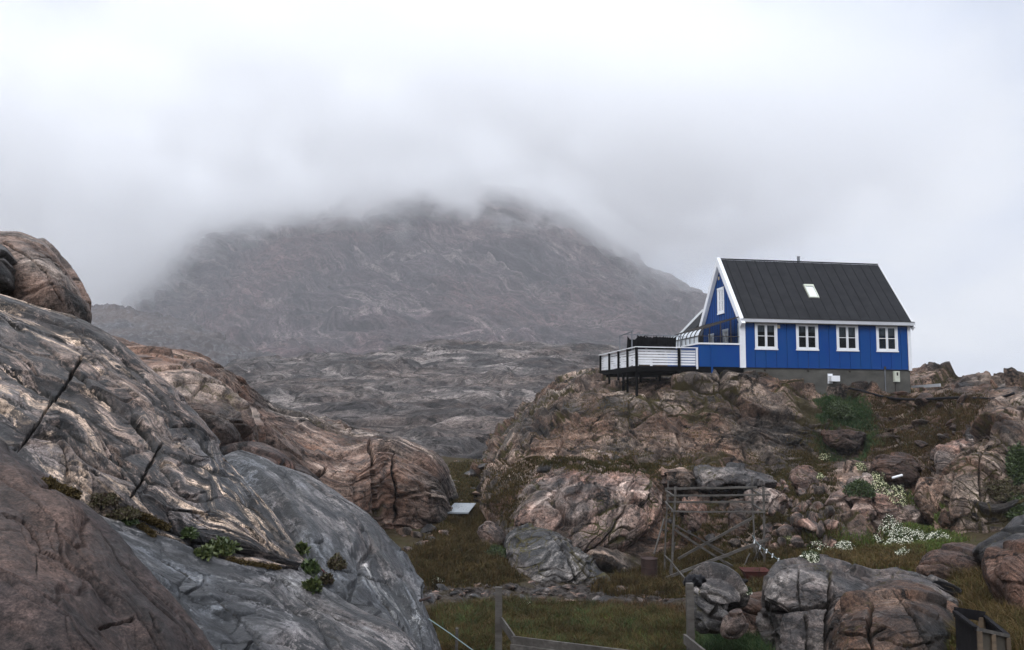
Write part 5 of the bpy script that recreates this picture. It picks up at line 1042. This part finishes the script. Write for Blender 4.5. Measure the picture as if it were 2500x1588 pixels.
G_([(1200,1080),(1400,1080),(1600,1085),(1900,1075),(1960,1110),(1800,1120),(1500,1112),(1300,1100)], 900, 18, .25, .14, .03, 'dull', .5, ('rock_hill', 'rock_outcrop')); G_([(1200,1080),(1400,1080),(1600,1085),(1900,1075),(1960,1110),(1800,1120),(1500,1112),(1300,1100)], 500, 18, .25, .12, .03, 'ochre', .5, ('rock_hill',))
G_([(1925,945),(1990,925),(2030,960),(2060,1050),(1960,1080),(1920,1060),(1950,1000)], 1200, 24, .22, .26, .025, 'deep', .2); G_([(1935,950),(1985,940),(2040,1000),(2040,1060),(1960,1075),(1935,1010)], 900, 30, .2, .34, .03, 'deep', .1); G_([(1920,1010),(2060,1000),(2060,1070),(1900,1080)], 350, 20, .2, .26, .025, 'ochre', .2)
G_([(1790,1115),(1960,1110),(1960,1300),(1800,1300)], 1100, 18, .15, .15, .022, 'dull', .15, ('rock_hill',)); G_([(1570,1120),(1800,1120),(1800,1300),(1570,1300)], 900, 18, .15, .15, .022, 'dull', .15, ('rock_hill',)); G_([(1570,1120),(1960,1120),(1960,1300),(1570,1300)], 400, 18, .14, .14, .022, 'rusty', .15, ('rock_hill',))
G_([(2050,930),(2300,930),(2330,1000),(2230,1060),(2190,1160),(2050,1120)], 1300, 18, .22, .17, .026, 'rusty', .2, ('rock_hill', 'stone')); G_([(2050,930),(2300,930),(2330,1000),(2230,1060),(2190,1160),(2050,1120)], 900, 18, .22, .16, .026, 'dull', .2, ('rock_hill',)); 
G_([(2110,1150),(2200,1150),(2240,1260),(2130,1290)], 500, 22, .2, .18, .022, 'green', .2); G_([(1860,1295),(2160,1290),(2160,1340),(1880,1330)], 900, 24, .18, .26, .018, 'ochre', .3); G_([(1860,1280),(2260,1270),(2260,1310),(1860,1300)], 700, 24, .18, .2, .018, 'green', .3)
G_([(2060,1330),(2340,1370),(2420,1400),(2420,1570),(2200,1500),(2250,1450),(2060,1350)], 1700, 26, .14, .16, .014, 'ochre', .3); G_([(2060,1330),(2340,1370),(2420,1400),(2420,1570),(2200,1500)], 600, 26, .12, .16, .014, 'green', .3)
G_([(1630,1490),(1820,1500),(1820,1570),(1640,1570)], 500, 24, .12, .22, .013, 'green', .3); G_([(1200,900),(1500,930),(1900,920),(2050,930),(2050,1080),(1200,1090)], 500, 16, .14, .12, .03, 'ochre', .55, ('rock_hill',)); G_([(1135,1150),(1180,1080),(1260,1100),(1200,1240),(1140,1230)], 350, 20, .2, .16, .03, 'brown', .3, ('rock_hill', 'ground'))
G_(fr1, 520, 50, .07, .42, .013, 'dull', .5); G_(fr1, 420, 50, .07, .40, .013, 'brown', .5); G_(fr1, 200, 44, .08, .34, .013, 'rusty', .5); G_(fr1, 160, 50, .08, .40, .013, 'deep', .5); G_(hollow, 260, 40, .08, .42, .018, 'brown', .5); G_([(1380,1300),(1860,1296),(1860,1400),(1400,1400)], 320, 40, .08, .42, .018, 'brown', .4)
G_([(2060,1330),(2340,1370),(2420,1400),(2420,1570),(2200,1500)], 260, 46, .06, .42, .012, 'ochre', .3); G_([(1630,1490),(1820,1500),(1820,1570),(1640,1570)], 120, 46, .06, .5, .012, 'deep', .3)
G_([(1050,1440),(1400,1430),(1620,1470),(1600,1560),(1060,1540)], 260, 60, .16, .30, .013, 'ochre', .5); G_([(1050,1440),(1400,1430),(1620,1470),(1600,1560),(1060,1540)], 120, 60, .12, .34, .013, 'green', .5)
allb = []
for i, (b_, h, wd, pal, lean) in enumerate(grassparts):
    o = blades('grass', b_, h, wd, pal, lean=lean)
    if o: allb.append(o)
vs = []; fs = []; cs = []; off = 0
for o in allb:
    me = o.data; n = len(me.vertices); v = np.empty(n*3, np.float32); me.vertices.foreach_get('co', v); c_ = np.empty(n*4, np.float32); me.attributes['col'].data.foreach_get('color', c_)
    f_ = np.empty(len(me.loops), np.int32); me.loops.foreach_get('vertex_index', f_); vs.append(v.reshape(-1, 3)); cs.append(c_); fs.append(f_.reshape(-1, 4)+off); off += n
    bpy.data.objects.remove(o); bpy.data.meshes.remove(me)
me = mesh_from('grass', np.concatenate(vs), np.concatenate(fs), M['blade'], False); at = me.attributes.new('col', 'FLOAT_COLOR', 'POINT'); at.data.foreach_set('color', np.concatenate(cs))
tag(link('grass', me), 'brown, ochre and green autumn grass in the hollow and on the ledges', 'grass', kind='stuff')

def leafclump(name, mt, c, R, n, ls, hr=.7, parent=None, tip=None, sd=0, up=.4):
    """many small leaf faces spread through an uneven low mound of radius R round c (radii may be a 3-tuple)"""
    r = np.random.default_rng(sd+17); R = np.array(R if isinstance(R, (tuple, list)) else (R, R, R*hr))
    u = r.normal(0, 1, (n, 3)); u[:, 2] = np.abs(u[:, 2]); u /= np.linalg.norm(u, axis=1, keepdims=True)
    lob = 1+.45*fbm(u*1.7+sd, 3, sd); p = u*(r.uniform(.35, 1, n)**.5*lob)[:, None]*R
    a = r.normal(0, 1, (n, 3)); a[:, 2] += up*2; a /= np.linalg.norm(a, axis=1, keepdims=True); b_ = np.cross(a, r.normal(0, 1, (n, 3))); b_ /= np.linalg.norm(b_, axis=1, keepdims=True)
    s_ = ls*r.uniform(.6, 1.4, (n, 1)); q = np.array(c)+p
    V = np.stack([q, q+a*s_*.5+b_*s_*.28, q+a*s_, q+a*s_*.5-b_*s_*.28], 1).reshape(-1, 3); F_ = np.arange(n*4).reshape(-1, 4)
    o = link(name, mesh_from(name, V, F_, M[mt], False)); 
    if parent: o.parent = parent; o.matrix_parent_inverse = parent.matrix_basis.inverted()
    return o, p, lob
def flowerbush(px, py, wpx, hpx, label, petal='petal', dens=1., leaf='leaf', d=None):
    l_ = cast(px, py)[0]
    if l_ is None: l_ = pt(px, py, d or 28)
    D = l_.y; mpp = D*S/F_PX; R = wpx*mpp/2; H = hpx*mpp
    root = empty('flower_bush', l_+Vector((0, .1, -H*.25))); tag(root, label, 'flowers', 'clumps of small white flowers'); c = root.location
    n = int(1500*dens*max(.4, R)); leafclump('foliage', leaf, c, (R, R*.8, H), n, .07, parent=root, sd=int(px))
    r = np.random.default_rng(int(px+py)); k = int(800*dens*max(.3, R)*max(.5, H)*2.2); u = r.normal(0, 1, (k, 3)); u[:, 2] = np.abs(u[:, 2])*1.2; u[:, 1] -= .25; u /= np.linalg.norm(u, axis=1, keepdims=True)
    lob = 1+.45*fbm(u*1.7+int(px), 3, int(px)); p = u*(lob*r.uniform(.9, 1.08, k))[:, None]*np.array([R, R*.8, H])+np.array(c)
    fs_ = .0175; V = []; F_ = []
    nr = u+r.normal(0, .35, (k, 3))+np.array([0, -.3, .6]); nr /= np.linalg.norm(nr, axis=1, keepdims=True)
    t1 = np.cross(nr, [0, 0, 1.]); t1 /= np.linalg.norm(t1, axis=1, keepdims=True)+1e-6; t2 = np.cross(nr, t1); an = np.linspace(0, 6.283, 7)[:-1]
    ring = p[:, None]+fs_*r.uniform(.6, 1.2, (k, 1, 1))*(np.cos(an)[None, :, None]*t1[:, None]+np.sin(an)[None, :, None]*t2[:, None]); V = ring.reshape(-1, 3); i = np.arange(k)[:, None]*6
    F_ = np.concatenate([i+np.array([[0, 1, 2, 3]]), i+np.array([[0, 3, 4, 5]])], 0)
    o = link('flowers', mesh_from('flowers', V, F_, M[petal], False)); o.parent = root; o.matrix_parent_inverse = root.matrix_basis.inverted()
    o['kind'] = 'stuff'
    return root
for a in [(2138,1278,110,40,'largest clump of white flowers, right of the jointed slabs',1.2),(2210,1275,70,26,'clump of white flowers reaching furthest right, below the dark crevice',1.),(2100,1250,60,36,'white flowers climbing over the top left of the largest flower clump',.8),(2065,1285,60,30,'white flower clump at the foot of the broad jointed slab',1.),
          (1990,1300,62,30,'dense white flower clump below the tall jointed slab',1.3),(1910,1318,40,20,'small bright white flower clump above the large jointed boulder',1.3),(2135,1308,50,18,'low white flower clump just above the dark brown broken boulder',1.),(1935,1295,60,28,'yellowish sparse flower clump left of the dense one',.5)]:
    flowerbush(a[0], a[1], a[2], a[3], a[4], 'petal', a[5])
for a in [(2070,1160,50,36,'pale yellow green flower clump at the top of the upright slabs'),(2062,1133,44,28,'upper pale flower clump beside the white pipe'),(2108,1178,50,44,'tall pale flower clump right of the upright slabs'),(2025,1102,26,18,'tiny green white clump above the rounded block'),(1942,1078,34,14,'sparse pale flowers at the bottom of the grassy gully'),
          (1860,1275,26,16,'small yellowish flowers among the upright blocks'),(1930,1125,24,12,'pale tuft above the loose upright blocks')]:
    flowerbush(a[0], a[1], a[2], a[3], a[4], 'petal_y', .7, 'leaf_bright')
for a in [(1240,1432,40,14,'white flowers in the brown grass right of the lone fence post'),(1381,1455,40,12,'white flowers in the green grass between the two fence posts'),(1028,1372,34,12,'white flowers beside the end of the whaleback slab'),(1755,1395,28,10,'few white flowers behind the dark plank')]:
    flowerbush(a[0], a[1], a[2], a[3], a[4], 'petal', 1.3)
def bush(px, py, wpx, hpx, mt, label, n=2500, ls=.08, name='shrub', cat='shrub', back=.1, sink=.2):
    l_ = cast(px, py)[0]; mpp = l_.y*S/F_PX; R = wpx*mpp/2; H = hpx*mpp
    root = empty(name, l_+Vector((0, back, -H*sink))); tag(root, label, cat)
    leafclump('foliage', mt, root.location, (R, R*.8, H), n, ls, parent=root, sd=int(px+py))
    b = MB()
    for k in range(7): a = k*.9; b.tube([root.location+Vector((0, 0, -.1)), root.location+Vector((math.cos(a)*R*.5, math.sin(a)*R*.4, H*.6))], .012 if R > .3 else .004, 5, taper=.4)
    b.build('stem', M['frame_dark'], root, world=True); return root
bush(1170, 1312, 66, 34, 'leaf', 'dark green shrub at the left foot of the pink outcrop', 3000)
bush(2025, 1160, 70, 40, 'leaf', 'dark green shrub beside the top of the upright slabs', 3000)
bush(1970, 975, 80, 36, 'leaf', 'dark green shrub below the concrete foundation', 3500, .1)
bush(2402, 1120, 60, 90, 'leaf', 'tall dark green bush at the right edge on the cliff', 6000, .09); bush(2370, 1165, 110, 46, 'heather', 'olive brown shrub hanging over the cliff at the right edge', 6000, .08); bush(2395, 1210, 60, 50, 'leaf', 'dark green shrub low on the cliff at the right edge', 4000, .08)
bush(2330, 1412, 26, 12, 'leaf_bright', 'bright green moss cushion above the black tub', 1500, .03)
# plants in the seam of the foreground slabs
def seamplant(px, py, wpx, hpx, mt, label, n, ls, name='plant', cat='plant'): return bush(px, py, wpx, hpx, mt, label, n, ls, name, cat, .0, .1)
seamplant(238, 1185, 80, 26, 'heather', 'reddish brown heather in the seam of the banded slab, uppermost clump', 2600, .022, 'heather', 'heather'); seamplant(290, 1215, 76, 22, 'heather', 'heather clump lower in the seam of the banded slab', 2200, .022, 'heather', 'heather'); seamplant(300, 1232, 44, 14, 'leaf', 'small dark green tuft below the heather', 1000, .02)
seamplant(520, 1300, 70, 30, 'leaf_bright', 'bright green succulent plant on the seam in the middle of the slabs', 900, .045); seamplant(478, 1310, 40, 20, 'leaf_bright', 'small green plant just left of the bright succulent', 500, .04); seamplant(445, 1262, 36, 18, 'leaf', 'little dark green plant above the bright succulent', 400, .035)
seamplant(708, 1300, 24, 20, 'leaf_bright', 'green leafy sprig at the top of the crack between the slabs', 300, .05); seamplant(728, 1345, 40, 24, 'leaf', 'green leafy plant in the crack beside the red stem', 500, .05); seamplant(735, 1388, 36, 24, 'leaf_bright', 'lowest green plant in the crack between the slabs', 450, .05); seamplant(768, 1370, 30, 20, 'heather', 'brown green sprig right of the lowest plant', 400, .04)
seamplant(790, 1335, 44, 30, 'heather', 'dry brown tuft standing on the whaleback slab', 1800, .03, 'grass_tuft', 'grass tuft')
l1, l2, l3 = [cast(*q)[0] for q in ((718, 1340), (738, 1322), (765, 1345))]
b = MB(); b.tube([l1+Vector((0, -.02, .01)), l1.lerp(l2, .5)+Vector((0, -.06, .06)), l2+Vector((0, -.04, .03)), l3+Vector((0, -.03, .0))], .008, 6, taper=.6); tag(b.build('red_stem', M['redstem'], None, True), 'thin curved red stem between the green plants in the crack', 'stem')
def mosscushion(pxs, r, label):
    pts = [cast(*q)[0] for q in pxs]; vs_ = []
    root = empty('moss_cushion', pts[0]); tag(root, label, 'moss')
    for i, (a, c) in enumerate(zip(pts[:-1], pts[1:])):
        n = max(2, int((c-a).length/(r*.6)))
        for k in range(n): vs_.append(a.lerp(c, k/n))
    n = 5200//max(1, len(vs_)); rr = np.random.default_rng(3)
    Vv = []; 
    for v in vs_:
        u = rr.normal(0, 1, (n, 3)); u /= np.linalg.norm(u, axis=1, keepdims=True); Vv.append(np.array(v)+u*np.array([r, r, r*.7])*rr.uniform(.6, 1.1, (n, 1)))
    q = np.concatenate(Vv); k = len(q); a = rr.normal(0, 1, (k, 3))*.008; b_ = rr.normal(0, 1, (k, 3))*.006
    o = link('moss', mesh_from('moss', np.stack([q, q+a, q+a+b_, q+b_], 1).reshape(-1, 3), np.arange(k*4).reshape(-1, 4), M['mossy'], False)); o.parent = root; o.matrix_parent_inverse = root.matrix_basis.inverted()
mosscushion([(112,1140),(140,1156),(180,1172)], .045, 'dark brown moss cushion at the upper left end of the seam'); mosscushion([(322,1208),(355,1222),(395,1243)], .035, 'rust brown moss cushion right of the heather'); mosscushion([(535,1318),(590,1328),(655,1336)], .03, 'long strip of brown moss right of the bright green succulent'); mosscushion([(330,1240),(360,1262)], .035, 'brown moss below the heather clumps')
# ---------------------------------------------------------------- air: even haze, and the cloud that sits on the mountain
def boxmesh(name, x0, x1, y0, y1, z0, z1): b = MB(); b.box(x0, x1, y0, y1, z0, z1); return b
hz = boxmesh('haze', -1400, 1700, -40, 2000, -40, 620)
def volmat(name, dens, col, fn=None, aniso=0.):
    m = bpy.data.materials.new(name); m.use_nodes = True; t = m.node_tree; t.nodes.clear(); out = t.nodes.new('ShaderNodeOutputMaterial'); v = t.nodes.new('ShaderNodeVolumePrincipled')
    v.inputs['Color'].default_value = (*col, 1); v.inputs['Density'].default_value = dens; v.inputs['Anisotropy'].default_value = aniso; t.links.new(v.outputs[0], out.inputs['Volume'])
    if fn: fn(t, v)
    return m
HAZE = 0.00031
ho = hz.build('haze', volmat('haze_air', HAZE, (.95, .955, .998)), None); tag(ho, 'thin bluish haze in the air between the house and the mountain', 'haze', kind='stuff')
def f_cloud(t, v):
    n = NB(t); O = n.new('TexCoord').outputs['Object']; s = n.new('SeparateXYZ'); n.l.new(O, s.inputs[0])
    a = n.noise(n.scale(O, (1, 1, 1.2)), .0095, 7, .6, .5); c = n.noise(O, .0022, 2, .5)
    # cloud base height varies across the mountain: low on the left, higher in the middle, low again at the right shoulder
    b1 = n.rng(s.outputs['X'], -570, -400, 80, 266); b2 = n.rng(s.outputs['X'], 0, 150, 0, -72)
    base = n.math('ADD', n.math('ADD', b1, b2), n.rng(a,   .3, .7, 80, -80))
    base = n.math('ADD', base, n.rng(c, .35, .65, 25, -25))
    h = n.math('SUBTRACT', s.outputs['Z'], base)
    d = n.rng(h, -20, 55, 0, 1); d = n.math('POWER', d, 1.5)
    d = n.math('MULTIPLY', d, n.rng(n.math('ADD', s.outputs['Z'], n.rng(a, .3, .7, 40, -40)), 315, 405, 1, 0))
    d = n.math('MULTIPLY', d, n.rng(s.outputs['X'], 170, 480, 1, 0)); d = n.math('MULTIPLY', d, n.rng(s.outputs['X'], -780, -520, 0, 1))
    n.l.new(n.math('MULTIPLY', d, .019), v.inputs['Density'])
cm = volmat('cloud_vapour', .01, (.997, .998, .9995), f_cloud, aniso=.5)
cb = boxmesh('cloud', -1080, 640, 640, 1340, 60, 560)
co = cb.build('cloud', cm, None); tag(co, 'low grey cloud wrapped around the top of the mountain', 'cloud', kind='stuff')
